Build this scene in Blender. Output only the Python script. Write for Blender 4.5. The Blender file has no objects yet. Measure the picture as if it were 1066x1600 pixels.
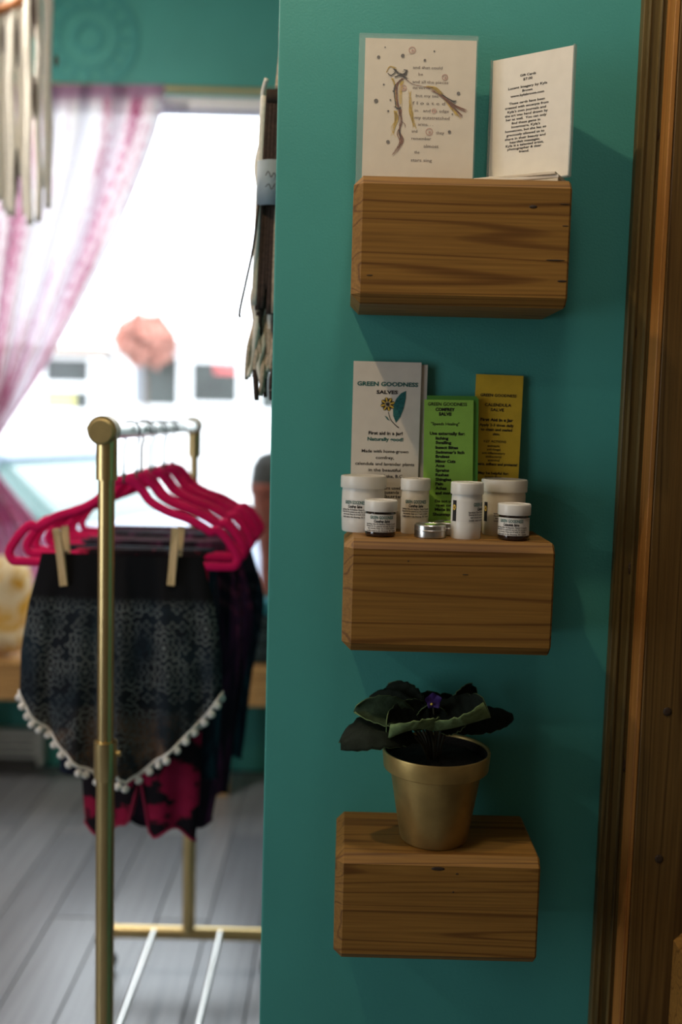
import bpy, bmesh, math, random
from mathutils import Vector, Matrix, Euler, noise
random.seed(7)
scene = bpy.context.scene
C = scene.collection
R = math.radians

# ------------------------------------------------------------------ camera
F = 35 / 36 * 1600
CAM = Vector((0, -1.34, 1.42)); PITCH = R(5.4); ROLL = 0.0265
fwd = Vector((0, math.cos(PITCH), -math.sin(PITCH))); up0 = Vector((0, math.sin(PITCH), math.cos(PITCH))); rt0 = Vector((1, 0, 0))
rt = rt0 * math.cos(ROLL) + up0 * math.sin(ROLL); up = up0 * math.cos(ROLL) - rt0 * math.sin(ROLL)
cd = bpy.data.cameras.new('camera'); cam = bpy.data.objects.new('camera', cd); C.objects.link(cam)
cam.matrix_world = Matrix(((rt.x, up.x, -fwd.x, CAM.x), (rt.y, up.y, -fwd.y, CAM.y), (rt.z, up.z, -fwd.z, CAM.z), (0, 0, 0, 1)))
cd.sensor_fit = 'VERTICAL'; cd.sensor_height = 36; cd.sensor_width = 24; cd.lens = 35
cd.clip_start = 0.05; cd.clip_end = 200
cd.dof.use_dof = True; cd.dof.focus_distance = 1.235; cd.dof.aperture_fstop = 2.0
scene.camera = cam
def at(px, py, Y):
    d = fwd + rt * ((px - 533) / F) + up * ((800 - py) / F)
    return CAM + d * ((Y - CAM.y) / d.y)

# ------------------------------------------------------------------ world, lights, exposure
w = bpy.data.worlds.new('overcast_sky'); scene.world = w; w.use_nodes = True
bg = w.node_tree.nodes['Background']; bg.inputs[0].default_value = (0.86, 0.94, 1.0, 1); bg.inputs[1].default_value = 5.4
vs = scene.view_settings; vs.view_transform = 'Standard'; vs.look = 'None'; vs.gamma = 1; vs.exposure = -0.08; vs.use_curve_mapping = False
def light(name, kind, loc, power, col, size=.03, target=None, **kw):
    d = bpy.data.lights.new(name, kind); d.energy = power; d.color = col
    if kind == 'AREA':
        d.shape = 'RECTANGLE'; d.size, d.size_y = size
    else:
        d.shadow_soft_size = size
    for k, v in kw.items(): setattr(d, k, v)
    o = bpy.data.objects.new(name, d); C.objects.link(o); o.location = loc
    if target is not None:
        o.rotation_euler = (Vector(target) - Vector(loc)).to_track_quat('-Z', 'Y').to_euler()
    return o
WARM = (1.0, 0.74, 0.45); NEUT = (1.0, 0.9, 0.78)
# lamps hanging from the shop ceiling (their fixtures are built further down)
LAMPS = [((-0.52, -0.56, 2.66), 26, WARM, .02), ((-2.0, -1.5, 2.5), 15, NEUT, .05), ((0.13, -.52, 2.93), 24, NEUT, .09), ((-1.3, 1.1, 2.72), 80, NEUT, .08)]  # the last lamp is added to brighten the far teal wall
for i, (p, e, c, s) in enumerate(LAMPS): light('lamp_light', 'POINT', p, e, c, s)
# daylight portals in the two window openings
for n, loc, size, tgt in (('portal_far', (-.95, 2.75, 1.6), (2.1, 2.08), (-.95, 0, 1.6)), ('portal_left', (-2.72, -1.3, 1.35), (1.2, 1.7), (0, -1.3, 1.35))):
    o = light(n, 'AREA', loc, 1, (1, 1, 1), size, tgt); o.data.cycles.is_portal = True

# ------------------------------------------------------------------ materials
def nm(name):
    m = bpy.data.materials.new(name); m.use_nodes = True; nt = m.node_tree
    return m, nt, nt.nodes['Principled BSDF']
def nd(nt, t, **kw):
    n = nt.nodes.new(t)
    for k, v in kw.items():
        if k.startswith('_'): n.inputs[k[1:].replace('_', ' ')].default_value = v
        else: setattr(n, k, v)
    return n
def coords(nt, scale=(1, 1, 1), loc=(0, 0, 0), rot=(0, 0, 0), out='Object'):
    tc = nd(nt, 'ShaderNodeTexCoord'); mp = nd(nt, 'ShaderNodeMapping')
    mp.inputs['Scale'].default_value = scale; mp.inputs['Location'].default_value = loc; mp.inputs['Rotation'].default_value = rot
    nt.links.new(tc.outputs[out], mp.inputs[0]); return mp.outputs[0]
def ramp(nt, src, stops, interp='LINEAR'):
    r = nd(nt, 'ShaderNodeValToRGB'); cr = r.color_ramp; cr.interpolation = interp
    while len(cr.elements) < len(stops): cr.elements.new(.5)
    for e, (p, c) in zip(cr.elements, stops): e.position = p; e.color = (*c, 1) if len(c) == 3 else c
    nt.links.new(src, r.inputs[0]); return r.outputs[0]
def mix(nt, a, b, fac, mode='MIX'):
    n = nd(nt, 'ShaderNodeMix', data_type='RGBA', blend_type=mode)
    for i, s in ((0, fac), (6, a), (7, b)):
        if hasattr(s, 'links'): nt.links.new(s, n.inputs[i])
        else: n.inputs[i].default_value = (*s, 1) if isinstance(s, (tuple, list)) and len(s) == 3 else s
    return n.outputs[2]
def bump(nt, p, src, strength, dist=.001):
    b = nd(nt, 'ShaderNodeBump'); b.inputs['Strength'].default_value = strength; b.inputs['Distance'].default_value = dist
    nt.links.new(src, b.inputs['Height']); nt.links.new(b.outputs[0], p.inputs['Normal'])
def noise_tex(nt, co, scale, detail=3, rough=.5, dist=0):
    n = nd(nt, 'ShaderNodeTexNoise'); n.inputs['Scale'].default_value = scale; n.inputs['Detail'].default_value = detail
    n.inputs['Roughness'].default_value = rough; n.inputs['Distortion'].default_value = dist
    nt.links.new(co, n.inputs['Vector']); return n.outputs['Fac']
def M(name, c, rough=.5, metal=0., var=.12, scale=25., bmp=0., bscale=300., spec=.5, **kw):
    m, nt, p = nm(name); co = coords(nt)
    f = noise_tex(nt, co, scale, 4)
    lo = tuple(max(0, x * (1 - var)) for x in c); hi = tuple(min(1, x * (1 + var)) for x in c)
    nt.links.new(ramp(nt, f, [(.3, lo), (.7, hi)]), p.inputs['Base Color'])
    p.inputs['Roughness'].default_value = rough; p.inputs['Metallic'].default_value = metal
    p.inputs['Specular IOR Level'].default_value = spec
    if bmp: bump(nt, p, noise_tex(nt, co, bscale, 2), bmp)
    for k, v in kw.items(): p.inputs[k.replace('_', ' ')].default_value = v
    return m
def wood(name, dark, mid, lite, axis='X', seed=0., ring=9., rough=.55, knots=None):
    m, nt, p = nm(name)
    ax = 'XYZ'.index(axis)
    s = [ring] * 3; s[ax] = ring * (.035 if axis == 'X' else .014)
    co = coords(nt, tuple(s), (seed, seed * 1.7, seed * .6))
    n1 = noise_tex(nt, co, 1.6, 2, .4, .2)
    mul = nd(nt, 'ShaderNodeMath', operation='MULTIPLY'); mul.inputs[1].default_value = 85; nt.links.new(n1, mul.inputs[0])
    sn = nd(nt, 'ShaderNodeMath', operation='SINE'); nt.links.new(mul.outputs[0], sn.inputs[0])
    mr = nd(nt, 'ShaderNodeMapRange'); mr.inputs[1].default_value = -1; nt.links.new(sn.outputs[0], mr.inputs[0])
    col = ramp(nt, mr.outputs[0], [(0., dark), (.09, mid), (.6, lite), (1., mid)])
    s2 = [330.] * 3; s2[ax] = 7.
    fine = noise_tex(nt, coords(nt, tuple(s2), (seed, 0, seed)), 1.0, 2)
    col = mix(nt, col, ramp(nt, fine, [(.3, (.72, .68, .62)), (.65, (1.08, 1.05, 1.0))]), .8, 'MULTIPLY')
    broad = noise_tex(nt, coords(nt, tuple(3. if i == ax else 9. for i in range(3)), (seed, seed, 0)), 1.0, 2)
    col = mix(nt, col, ramp(nt, broad, [(.3, (.8, .77, .72)), (.7, (1.08, 1.06, 1.02))]), .6, 'MULTIPLY')
    nt.links.new(col, p.inputs['Base Color']); p.inputs['Roughness'].default_value = rough
    p.inputs['Specular IOR Level'].default_value = .3
    bump(nt, p, fine, .25, .0006)
    return m
CED = ((.165, .075, .016), (.285, .146, .031), (.32, .168, .038))
mats = {}
mats['cedar_a'] = wood('cedar_top_block', *CED, 'X', 1.3)
mats['cedar_b'] = wood('cedar_middle_block', *CED, 'X', 7.9, 7)
mats['cedar_c'] = wood('cedar_low_block', *CED, 'X', 4.4, 8)
mats['cedar_d'] = wood('cedar_edge_block', *CED, 'X', 9.1, 8)
mats['casing'] = wood('cedar_casing', (.06, .045, .014), (.12, .088, .028), (.15, .11, .038), 'Z', 3.3, 14)
mats['post'] = wood('cedar_post', (.08, .042, .011), (.13, .073, .019), (.155, .092, .026), 'Z', 5.7, 12)  # shade on the post front is put into this dark wood colour
mats['post_lit_side'] = wood('lit_cedar_side', (.3, .12, .025), (.42, .19, .045), (.48, .23, .06), 'Z', 8.2, 14)  # light on the post's left side, put into a brighter orange wood
mats['knot'] = M('wood_knot', (.035, .018, .008), .7, var=.4, scale=200)
mats['pine'] = wood('pine_bench', (.34, .18, .06), (.52, .31, .12), (.6, .37, .16), 'X', 2.2, 6, .4)
mats['peg'] = wood('clothespin_wood', (.5, .36, .18), (.62, .47, .27), (.68, .53, .32), 'Z', 6.1, 40, .6)

def wall_mat(name, c):
    m, nt, p = nm(name); co = coords(nt)
    f = noise_tex(nt, co, 3.5, 3)
    nt.links.new(ramp(nt, f, [(.3, tuple(x * .93 for x in c)), (.7, tuple(x * 1.06 for x in c))]), p.inputs['Base Color'])
    p.inputs['Roughness'].default_value = .55; p.inputs['Specular IOR Level'].default_value = .35
    bump(nt, p, noise_tex(nt, co, 330, 3, .55), .35, .0012); return m
TEAL = (.058, .31, .28)
mats['teal'] = wall_mat('teal_wall_paint', TEAL)
mats['teal_dark'] = wall_mat('deeper_teal_paint', (.042, .275, .262))
mats['dim_wall'] = wall_mat('dim_brown_wall_paint', (.2, .16, .12))  # brown for the unseen walls, darkened to cut light bounced into the room
mats['ceiling'] = wall_mat('ceiling_paint', (.35, .32, .28))
mats['paper'] = M('white_paper', (.78, .74, .66), .75, var=.03, scale=60)
mats['paper_card'] = M('cream_card_paper', (.74, .68, .56), .7, var=.03, scale=60)
mats['paper_back'] = M('grey_white_paper', (.62, .6, .55), .75, var=.03, scale=60)
mats['lime'] = M('lime_green_paper', (.34, .66, .1), .75, var=.04, scale=60)
mats['lime_dark'] = M('leaf_green_paper', (.1, .34, .05), .75, var=.05, scale=60)
mats['gold_paper'] = M('golden_yellow_paper', (.7, .47, .03), .75, var=.05, scale=60)
mats['ink'] = M('black_ink', (.015, .013, .013), .8, var=.2)
mats['ink_grey'] = M('grey_ink', (.12, .11, .1), .8, var=.2)
mats['ink_pale'] = M('pale_pencil_ink', (.22, .18, .15), .8, var=.2)
mats['ink_teal'] = M('teal_ink', (.01, .13, .12), .8, var=.2)
mats['ink_leaf'] = M('dark_teal_leaf_ink', (.015, .14, .14), .8, var=.35, scale=400)
mats['ink_brown'] = M('brown_ink', (.22, .07, .03), .8, var=.4, scale=300)
mats['ink_yellow'] = M('ochre_ink', (.62, .43, .06), .8, var=.2, scale=300)
mats['ink_pink'] = M('faded_rose_ink', (.55, .33, .26), .8, var=.2)
mats['jar'] = M('white_jar_plastic', (.8, .78, .72), .35, var=.02)
mats['jar_label'] = M('jar_label_paper', (.77, .75, .7), .55, var=.02)
mats['jar_cream'] = M('cream_jar_plastic', (.74, .66, .52), .4, var=.03)
mats['amber'] = M('dark_amber_glass', (.02, .009, .006), .12, var=.2, Coat_Weight=.5)
mats['tin'] = M('brushed_tin', (.62, .62, .6), .28, 1., var=.06, scale=60)
mats['sleeve'] = None
mats['pot'] = M('gold_painted_pot', (.42, .295, .105), .42, .75, var=.22, scale=22, bmp=.12, bscale=160)
mats['soil'] = M('potting_soil', (.012, .009, .006), .95, var=.5, scale=300, bmp=.8, bscale=350)
mats['stem'] = M('violet_stem', (.04, .035, .018), .6, var=.3, scale=100)
mats['petal'] = M('violet_petal', (.045, .015, .15), .6, var=.2, scale=200)
mats['pollen'] = M('yellow_pollen', (.8, .6, .08), .6)
mats['brass'] = M('brass_tube', (.7, .53, .25), .34, 1., var=.06, scale=12)
mats['brass_cap'] = M('brass_painted_cap', (.42, .32, .14), .45, .6, var=.08, scale=40)
mats['chrome'] = M('pale_chrome_rail', (.85, .85, .82), .3, .85, var=.03)
mats['wire'] = M('dark_steel_wire', (.12, .12, .12), .35, .8)
mats['magenta'] = M('magenta_velvet', (.68, .004, .105), .75, var=.08, scale=50, bmp=.1, bscale=900, spec=.2)
mats['pompom'] = M('white_pompom', (.8, .78, .76), .9, var=.06, scale=400, bmp=.8, bscale=900)
mats['cord'] = M('cream_cotton_cord', (.78, .76, .7), .9, var=.12, scale=150, bmp=.5, bscale=400)
mats['brown_yarn'] = M('dark_brown_yarn', (.05, .03, .025), .95, var=.4, scale=200, bmp=.5)
mats['tan_yarn'] = M('oatmeal_yarn', (.5, .41, .32), .95, var=.3, scale=200, bmp=.5)
mats['feather'] = M('dark_brown_feather', (.04, .022, .014), .8, var=.3, scale=90)
mats['ringwood'] = M('orange_brown_ring', (.35, .13, .04), .5, var=.2)
mats['tag'] = M('blue_grey_tag', (.3, .37, .44), .7, var=.05)
mats['frame_white'] = M('white_window_frame', (.75, .75, .78), .4, var=.03)
mats['frame_grey'] = M('grey_window_gasket', (.32, .32, .4), .5, var=.05)
mats['rod'] = M('gold_curtain_rod', (.6, .42, .18), .4, .6, var=.05)
mats['heater'] = M('grey_heater_enamel', (.45, .48, .47), .45, var=.06)
mats['heater_dark'] = M('heater_fins', (.05, .05, .05), .6)
mats['hat'] = M('charcoal_felt', (.05, .055, .055), .9, var=.35, scale=30, bmp=.5)
mats['hat_band'] = M('rust_hat_band', (.2, .06, .04), .8, var=.3)
mats['fold_a'] = M('black_teal_textile', (.012, .03, .035), .9, var=.5, scale=30)
mats['fold_b'] = M('peacock_textile', (.01, .16, .2), .8, var=.4, scale=25)
mats['fold_c'] = M('plum_textile', (.1, .02, .06), .85, var=.5, scale=25)
mats['lamp_metal'] = M('lamp_housing', (.06, .06, .06), .4, .8)
mats['asphalt'] = M('pale_street', (.55, .55, .55), .9, var=.08, scale=2)
mats['facade'] = M('white_facade', (.85, .85, .86), .7, var=.03)
mats['outside_glass'] = M('dark_shop_glass', (.025, .032, .03), .3, var=.7, scale=1.2)
mats['roof'] = M('brown_shingle_roof', (.3, .2, .14), .8, var=.2)
mats['sign_y'] = M('yellow_shop_sign', (.6, .55, .2), .6, var=.2, scale=6)
mats['sign_r'] = M('red_shop_sign', (.6, .12, .12), .6, var=.2, scale=6)
mats['blind'] = M('pale_blind', (.2, .22, .25), .6)
mats['foliage'] = M('autumn_foliage', (.5, .23, .18), .8, var=.35, scale=3)
mats['bark'] = M('bark', (.1, .07, .05), .9)
mats['car_a'] = M('silver_blue_car_paint', (.32, .36, .46), .3, .3, var=.02)
mats['car_b'] = M('white_car_paint', (.75, .78, .8), .3, var=.02)
mats['car_glass'] = M('green_car_glass', (.1, .17, .16), .12, var=.1)
mats['tyre'] = M('tyre', (.02, .02, .02), .8)

def mat_mix_transparent(name, c, fac, rough=.5, gloss=False):
    m, nt, p = nm(name); out = nt.nodes['Material Output']
    tr = nd(nt, 'ShaderNodeBsdfTransparent'); mx = nd(nt, 'ShaderNodeMixShader'); mx.inputs[0].default_value = fac
    p.inputs['Base Color'].default_value = (*c, 1); p.inputs['Roughness'].default_value = rough
    nt.links.new(tr.outputs[0], mx.inputs[1]); nt.links.new(p.outputs[0], mx.inputs[2]); nt.links.new(mx.outputs[0], out.inputs[0]); return m
mats['pane'] = mat_mix_transparent('window_glass', (.8, .9, .9), .04, .05)
mats['sleeve'] = mat_mix_transparent('clear_sleeve', (.8, .8, .78), .13, .12)
mats['acrylic'] = mat_mix_transparent('clear_acrylic', (.55, .58, .55), .35, .15)

def leaf_mat(name, c):
    m, nt, p = nm(name); co = coords(nt); f = noise_tex(nt, co, 90, 3)
    nt.links.new(ramp(nt, f, [(.3, tuple(x * .7 for x in c)), (.7, tuple(x * 1.25 for x in c))]), p.inputs['Base Color'])
    p.inputs['Roughness'].default_value = .8; p.inputs['Specular IOR Level'].default_value = .15
    bump(nt, p, noise_tex(nt, co, 350, 2), .5, .001); return m
mats['leaf'] = leaf_mat('violet_leaf', (.008, .013, .008))  # dark green taken near black, shade of the shelf above put into it
mats['leaf_pale'] = leaf_mat('pale_violet_leaf', (.035, .06, .032))
mats['leaf_under'] = leaf_mat('violet_leaf_underside', (.14, .21, .09))

def floor_mat():
    m, nt, p = nm('grey_vinyl_plank'); oi = nd(nt, 'ShaderNodeObjectInfo')
    f = noise_tex(nt, coords(nt, (60, 2.2, 1)), 1, 4)
    c = ramp(nt, f, [(.25, (.16, .175, .195)), (.6, (.25, .27, .3)), (.8, (.3, .32, .345))])
    c = mix(nt, c, ramp(nt, oi.outputs['Random'], [(0, (.75, .75, .77)), (1, (1.15, 1.12, 1.1))]), 1., 'MULTIPLY')
    nt.links.new(c, p.inputs['Base Color']); p.inputs['Roughness'].default_value = .3; p.inputs['Specular IOR Level'].default_value = .8
    bump(nt, p, f, .15, .001); return m
mats['plank'] = floor_mat()
mats['gap'] = M('floor_joint', (.04, .04, .04), .9)

def curtain_mat():
    m, nt, p = nm('sheer_pink_curtain'); out = nt.nodes['Material Output']
    uv = nd(nt, 'ShaderNodeUVMap').outputs[0]
    mp = nd(nt, 'ShaderNodeMapping'); mp.inputs['Scale'].default_value = (13, 2.0, 1); nt.links.new(uv, mp.inputs[0])
    f = noise_tex(nt, mp.outputs[0], 1.0, 5, .62, .6)
    mp2 = nd(nt, 'ShaderNodeMapping'); mp2.inputs['Scale'].default_value = (120, 90, 1); nt.links.new(uv, mp2.inputs[0])
    f2 = noise_tex(nt, mp2.outputs[0], 1.0, 2)
    ad = nd(nt, 'ShaderNodeMath', operation='ADD'); nt.links.new(f, ad.inputs[0])
    mu = nd(nt, 'ShaderNodeMath', operation='MULTIPLY_ADD'); mu.inputs[1].default_value = .35; mu.inputs[2].default_value = -.175
    nt.links.new(f2, mu.inputs[0]); nt.links.new(mu.outputs[0], ad.inputs[1])
    dn = nd(nt, 'ShaderNodeMapRange'); sepv = nd(nt, 'ShaderNodeSeparateXYZ'); nt.links.new(uv, sepv.inputs[0]); nt.links.new(sepv.outputs[1], dn.inputs[0])
    dn.inputs[1].default_value = .12; dn.inputs[2].default_value = .6; dn.inputs[3].default_value = -.06; dn.inputs[4].default_value = .07
    a2 = nd(nt, 'ShaderNodeMath', operation='ADD'); nt.links.new(ad.outputs[0], a2.inputs[0]); nt.links.new(dn.outputs[0], a2.inputs[1]); ad = a2
    col = ramp(nt, ad.outputs[0], [(.43, (.84, .83, .87)), (.52, (.7, .5, .6)), (.58, (.45, .1, .22)), (.70, (.26, .035, .11))])
    sep = nd(nt, 'ShaderNodeSeparateXYZ'); nt.links.new(uv, sep.inputs[0])
    hem = ramp(nt, sep.outputs[1], [(.0, (1, 1, 1)), (.022, (1, 1, 1)), (.045, (0, 0, 0))])
    col = mix(nt, col, (.3, .17, .27), hem)
    nt.links.new(col, p.inputs['Base Color']); p.inputs['Roughness'].default_value = .9
    tl = nd(nt, 'ShaderNodeBsdfTranslucent'); nt.links.new(col, tl.inputs[0])
    m1 = nd(nt, 'ShaderNodeMixShader'); m1.inputs[0].default_value = .2; nt.links.new(p.outputs[0], m1.inputs[1]); nt.links.new(tl.outputs[0], m1.inputs[2])
    tr = nd(nt, 'ShaderNodeBsdfTransparent'); nt.links.new(mix(nt, (1, 1, 1), col, .35), tr.inputs[0])
    m2 = nd(nt, 'ShaderNodeMixShader'); nt.links.new(ramp(nt, hem, [(0, (.93,) * 3), (1, (.97,) * 3)]), m2.inputs[0])
    nt.links.new(tr.outputs[0], m2.inputs[1]); nt.links.new(m1.outputs[0], m2.inputs[2]); nt.links.new(m2.outputs[0], out.inputs[0]); return m
mats['curtain'] = curtain_mat()

def print_mat():
    """navy shorts: rosettes, rings and small lace marks on black, dusty brown lower dye"""
    m, nt, p = nm('navy_rosette_print'); co = coords(nt)
    def mth(op, a, b=None, c=None):
        n = nd(nt, 'ShaderNodeMath', operation=op)
        for i, q in enumerate((a, b, c)):
            if q is None: continue
            if hasattr(q, 'links'): nt.links.new(q, n.inputs[i])
            else: n.inputs[i].default_value = q
        return n.outputs[0]
    sp0 = nd(nt, 'ShaderNodeSeparateXYZ'); nt.links.new(co, sp0.inputs[0])
    cb = nd(nt, 'ShaderNodeCombineXYZ'); nt.links.new(sp0.outputs[0], cb.inputs[0]); nt.links.new(sp0.outputs[2], cb.inputs[1])
    def cells(scale, rnd):
        v = nd(nt, 'ShaderNodeTexVoronoi', feature='F1', voronoi_dimensions='2D'); v.inputs['Scale'].default_value = scale; v.inputs['Randomness'].default_value = rnd
        nt.links.new(cb.outputs[0], v.inputs['Vector'])
        d = nd(nt, 'ShaderNodeVectorMath', operation='SUBTRACT'); nt.links.new(cb.outputs[0], d.inputs[0]); nt.links.new(v.outputs['Position'], d.inputs[1])
        sp = nd(nt, 'ShaderNodeSeparateXYZ'); nt.links.new(d.outputs[0], sp.inputs[0])
        ln = nd(nt, 'ShaderNodeVectorMath', operation='LENGTH'); nt.links.new(d.outputs[0], ln.inputs[0])
        return ln.outputs['Value'], mth('ARCTAN2', sp.outputs[1], sp.outputs[0]), v
    r, ang, vv = cells(14, .5)
    def petal_ring(r0, k, amp, wid):
        rr = mth('MULTIPLY_ADD', mth('COSINE', mth('MULTIPLY', ang, k)), amp, r0)
        return mth('LESS_THAN', mth('ABSOLUTE', mth('SUBTRACT', r, rr)), wid)
    rs, angs, _ = cells(46, .6)
    dots = mth('MULTIPLY', mth('LESS_THAN', mth('ABSOLUTE', mth('SUBTRACT', rs, mth('MULTIPLY_ADD', mth('COSINE', mth('MULTIPLY', angs, 4.)), .0022, .006))), .001), mth('GREATER_THAN', r, .031))
    line = mth('LESS_THAN', r, .0036)
    for args in ((.010, 6., .0025, .0011), (.0185, 8., .003, .0014), (.028, 12., .002, .0012)): line = mth('MAXIMUM', line, petal_ring(*args))
    line = mth('MAXIMUM', line, dots)
    fillc = mth('MULTIPLY', mth('LESS_THAN', r, .027), .04)
    line = mth('MAXIMUM', mth('MULTIPLY', line, .8), fillc)
    big = noise_tex(nt, co, 7, 2)
    ink = ramp(nt, big, [(.34, (.012, .03, .045)), (.52, (.2, .22, .22)), (.68, (.02, .045, .06))])
    sep = nd(nt, 'ShaderNodeSeparateXYZ'); nt.links.new(co, sep.inputs[0])
    base = ramp(nt, noise_tex(nt, co, 11, 3), [(.35, (.006, .008, .013)), (.7, (.012, .022, .034))])
    low = nd(nt, 'ShaderNodeMapRange'); low.inputs[1].default_value = -.24; low.inputs[2].default_value = -.33; nt.links.new(sep.outputs[2], low.inputs[0])
    base = mix(nt, base, ramp(nt, noise_tex(nt, co, 22, 3), [(.4, (.02, .018, .02)), (.62, (.17, .1, .06))]), low.outputs[0])
    top = nd(nt, 'ShaderNodeMapRange'); top.inputs[1].default_value = -.075; top.inputs[2].default_value = -.055; nt.links.new(sep.outputs[2], top.inputs[0])
    col = mix(nt, base, ink, line)
    col = mix(nt, col, (.004, .004, .006), top.outputs[0])
    nt.links.new(col, p.inputs['Base Color']); p.inputs['Roughness'].default_value = .85; p.inputs['Specular IOR Level'].default_value = .2
    return m
mats['print'] = print_mat()
def stripe_mat(name, stops, sc=(60, 60, 2.5), rough=.8):
    m, nt, p = nm(name); f = noise_tex(nt, coords(nt, sc), 1, 4, .6, .4)
    nt.links.new(ramp(nt, f, stops), p.inputs['Base Color']); p.inputs['Roughness'].default_value = rough
    p.inputs['Specular IOR Level'].default_value = .2; return m
mats['redblack'] = stripe_mat('crimson_black_print', [(.0, (.008, .004, .008)), (.50, (.008, .004, .008)), (.54, (.32, .006, .045)), (.7, (.38, .01, .06))], (9, 9, 11))
mats['plum'] = stripe_mat('plum_black_tie_dye', [(.3, (.006, .004, .01)), (.52, (.018, .008, .02)), (.64, (.11, .02, .07)), (.75, (.2, .06, .14))], (32, 32, 3))
mats['midnight'] = stripe_mat('midnight_tie_dye', [(.3, (.005, .006, .012)), (.55, (.01, .014, .03)), (.68, (.02, .07, .1))], (26, 26, 4))
mats['wine'] = stripe_mat('wine_stripe_knit', [(.35, (.012, .006, .01)), (.5, (.12, .02, .05)), (.65, (.03, .02, .05))], (3, 3, 120))
def cushion_mat():
    m, nt, p = nm('ochre_patterned_cushion'); co = coords(nt)
    v = nd(nt, 'ShaderNodeTexVoronoi'); v.inputs['Scale'].default_value = 11; nt.links.new(co, v.inputs['Vector'])
    f = noise_tex(nt, co, 9, 3, .5, 1.5)
    c = ramp(nt, f, [(.38, (.62, .33, .03)), (.48, (.72, .55, .3)), (.58, (.78, .66, .45)), (.7, (.6, .36, .08))])
    nt.links.new(mix(nt, c, ramp(nt, v.outputs['Distance'], [(.1, (.9, .7, .4)), (.3, (1, 1, 1))]), .6, 'MULTIPLY'), p.inputs['Base Color'])
    p.inputs['Roughness'].default_value = .9; return m
mats['cushion'] = cushion_mat()

# ------------------------------------------------------------------ mesh helpers
def link(o, parent=None):
    C.objects.link(o)
    if parent is not None: o.parent = parent
    return o
def new(name, bm, mat, parent=None, smooth=False, loc=(0, 0, 0), rot=(0, 0, 0)):
    me = bpy.data.meshes.new(name); bmesh.ops.recalc_face_normals(bm, faces=bm.faces[:]) if smooth != 'keep' else None
    bm.to_mesh(me); bm.free(); me.materials.append(mats[mat] if isinstance(mat, str) else mat)
    if smooth:
        me.polygons.foreach_set('use_smooth', [True] * len(me.polygons))
        if smooth == 'auto':
            me.polygons.foreach_set('use_smooth', [True] * len(me.polygons)); me.set_sharp_from_angle(angle=R(35))
    o = bpy.data.objects.new(name, me); link(o, parent); o.location = loc; o.rotation_euler = rot
    return o
def share(name, me, parent=None, loc=(0, 0, 0), rot=(0, 0, 0), scale=(1, 1, 1)):
    o = bpy.data.objects.new(name, me); link(o, parent); o.location = loc; o.rotation_euler = rot; o.scale = scale; return o
def thing(name, label, cat, loc=(0, 0, 0), rot=(0, 0, 0), group=None):
    o = bpy.data.objects.new(name, None); o.empty_display_size = .05; link(o); o.location = loc; o.rotation_euler = rot
    return tag(o, label, cat, group)
def tag(o, label, cat, group=None, kind=None):
    o['label'] = label; o['category'] = cat
    if group: o['group'] = group
    if kind: o['kind'] = kind
    return o
def struct(o, label=None):
    o['kind'] = 'structure'
    if label: o['label'] = label
    return o
def B(): return bmesh.new()
def box(bm, x0, x1, y0, y1, z0, z1, bev=0., seg=1):
    m = Matrix.Translation(((x0 + x1) / 2, (y0 + y1) / 2, (z0 + z1) / 2)) @ Matrix.Diagonal((abs(x1 - x0), abs(y1 - y0), abs(z1 - z0), 1))
    r = bmesh.ops.create_cube(bm, size=1, matrix=m)
    if bev:
        es = list({e for v in r['verts'] for e in v.link_edges})
        bmesh.ops.bevel(bm, geom=es, offset=bev, segments=seg, affect='EDGES', profile=.5)
    return bm
def lathe(bm, prof, seg=32, mat=Matrix()):
    rings = []
    for r, z in prof:
        if r < 1e-6: rings.append([bm.verts.new(mat @ Vector((0, 0, z)))])
        else: rings.append([bm.verts.new(mat @ Vector((r * math.cos(2 * math.pi * i / seg), r * math.sin(2 * math.pi * i / seg), z))) for i in range(seg)])
    for a, b in zip(rings, rings[1:]):
        for i in range(seg):
            j = (i + 1) % seg
            if len(a) == 1 and len(b) == 1: continue
            if len(a) == 1: bm.faces.new((a[0], b[i], b[j]))
            elif len(b) == 1: bm.faces.new((a[i], a[j], b[0]))
            else: bm.faces.new((a[i], a[j], b[j], b[i]))
    return bm
def tube(bm, pts, r, seg=8, closed=False, flat=1., side=None):
    """sweep an ellipse (r in the plane normal to `side`, r*flat along `side`) along the points"""
    pts = [Vector(p) for p in pts]; n = len(pts); rings = []
    rs = r if isinstance(r, (list, tuple)) else [r] * n
    ref = Vector(side) if side else None
    prev = None
    for i, p in enumerate(pts):
        a = pts[(i - 1) % n] if (closed or i) else p; b = pts[(i + 1) % n] if (closed or i < n - 1) else p
        t = (b - a).normalized()
        if ref is not None: s = (ref - t * ref.dot(t)).normalized()
        elif prev is None:
            s = t.orthogonal().normalized()
        else: s = (prev - t * prev.dot(t)).normalized()
        prev = s; q = t.cross(s)
        rings.append([bm.verts.new(p + s * (rs[i] * flat * math.cos(2 * math.pi * k / seg)) + q * (rs[i] * math.sin(2 * math.pi * k / seg))) for k in range(seg)])
    for i in range(n if closed else n - 1):
        a, b = rings[i], rings[(i + 1) % n]
        for k in range(seg):
            l = (k + 1) % seg; bm.faces.new((a[k], a[l], b[l], b[k]))
    if not closed:
        bm.faces.new(rings[0][::-1]); bm.faces.new(rings[-1])
    return bm
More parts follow.
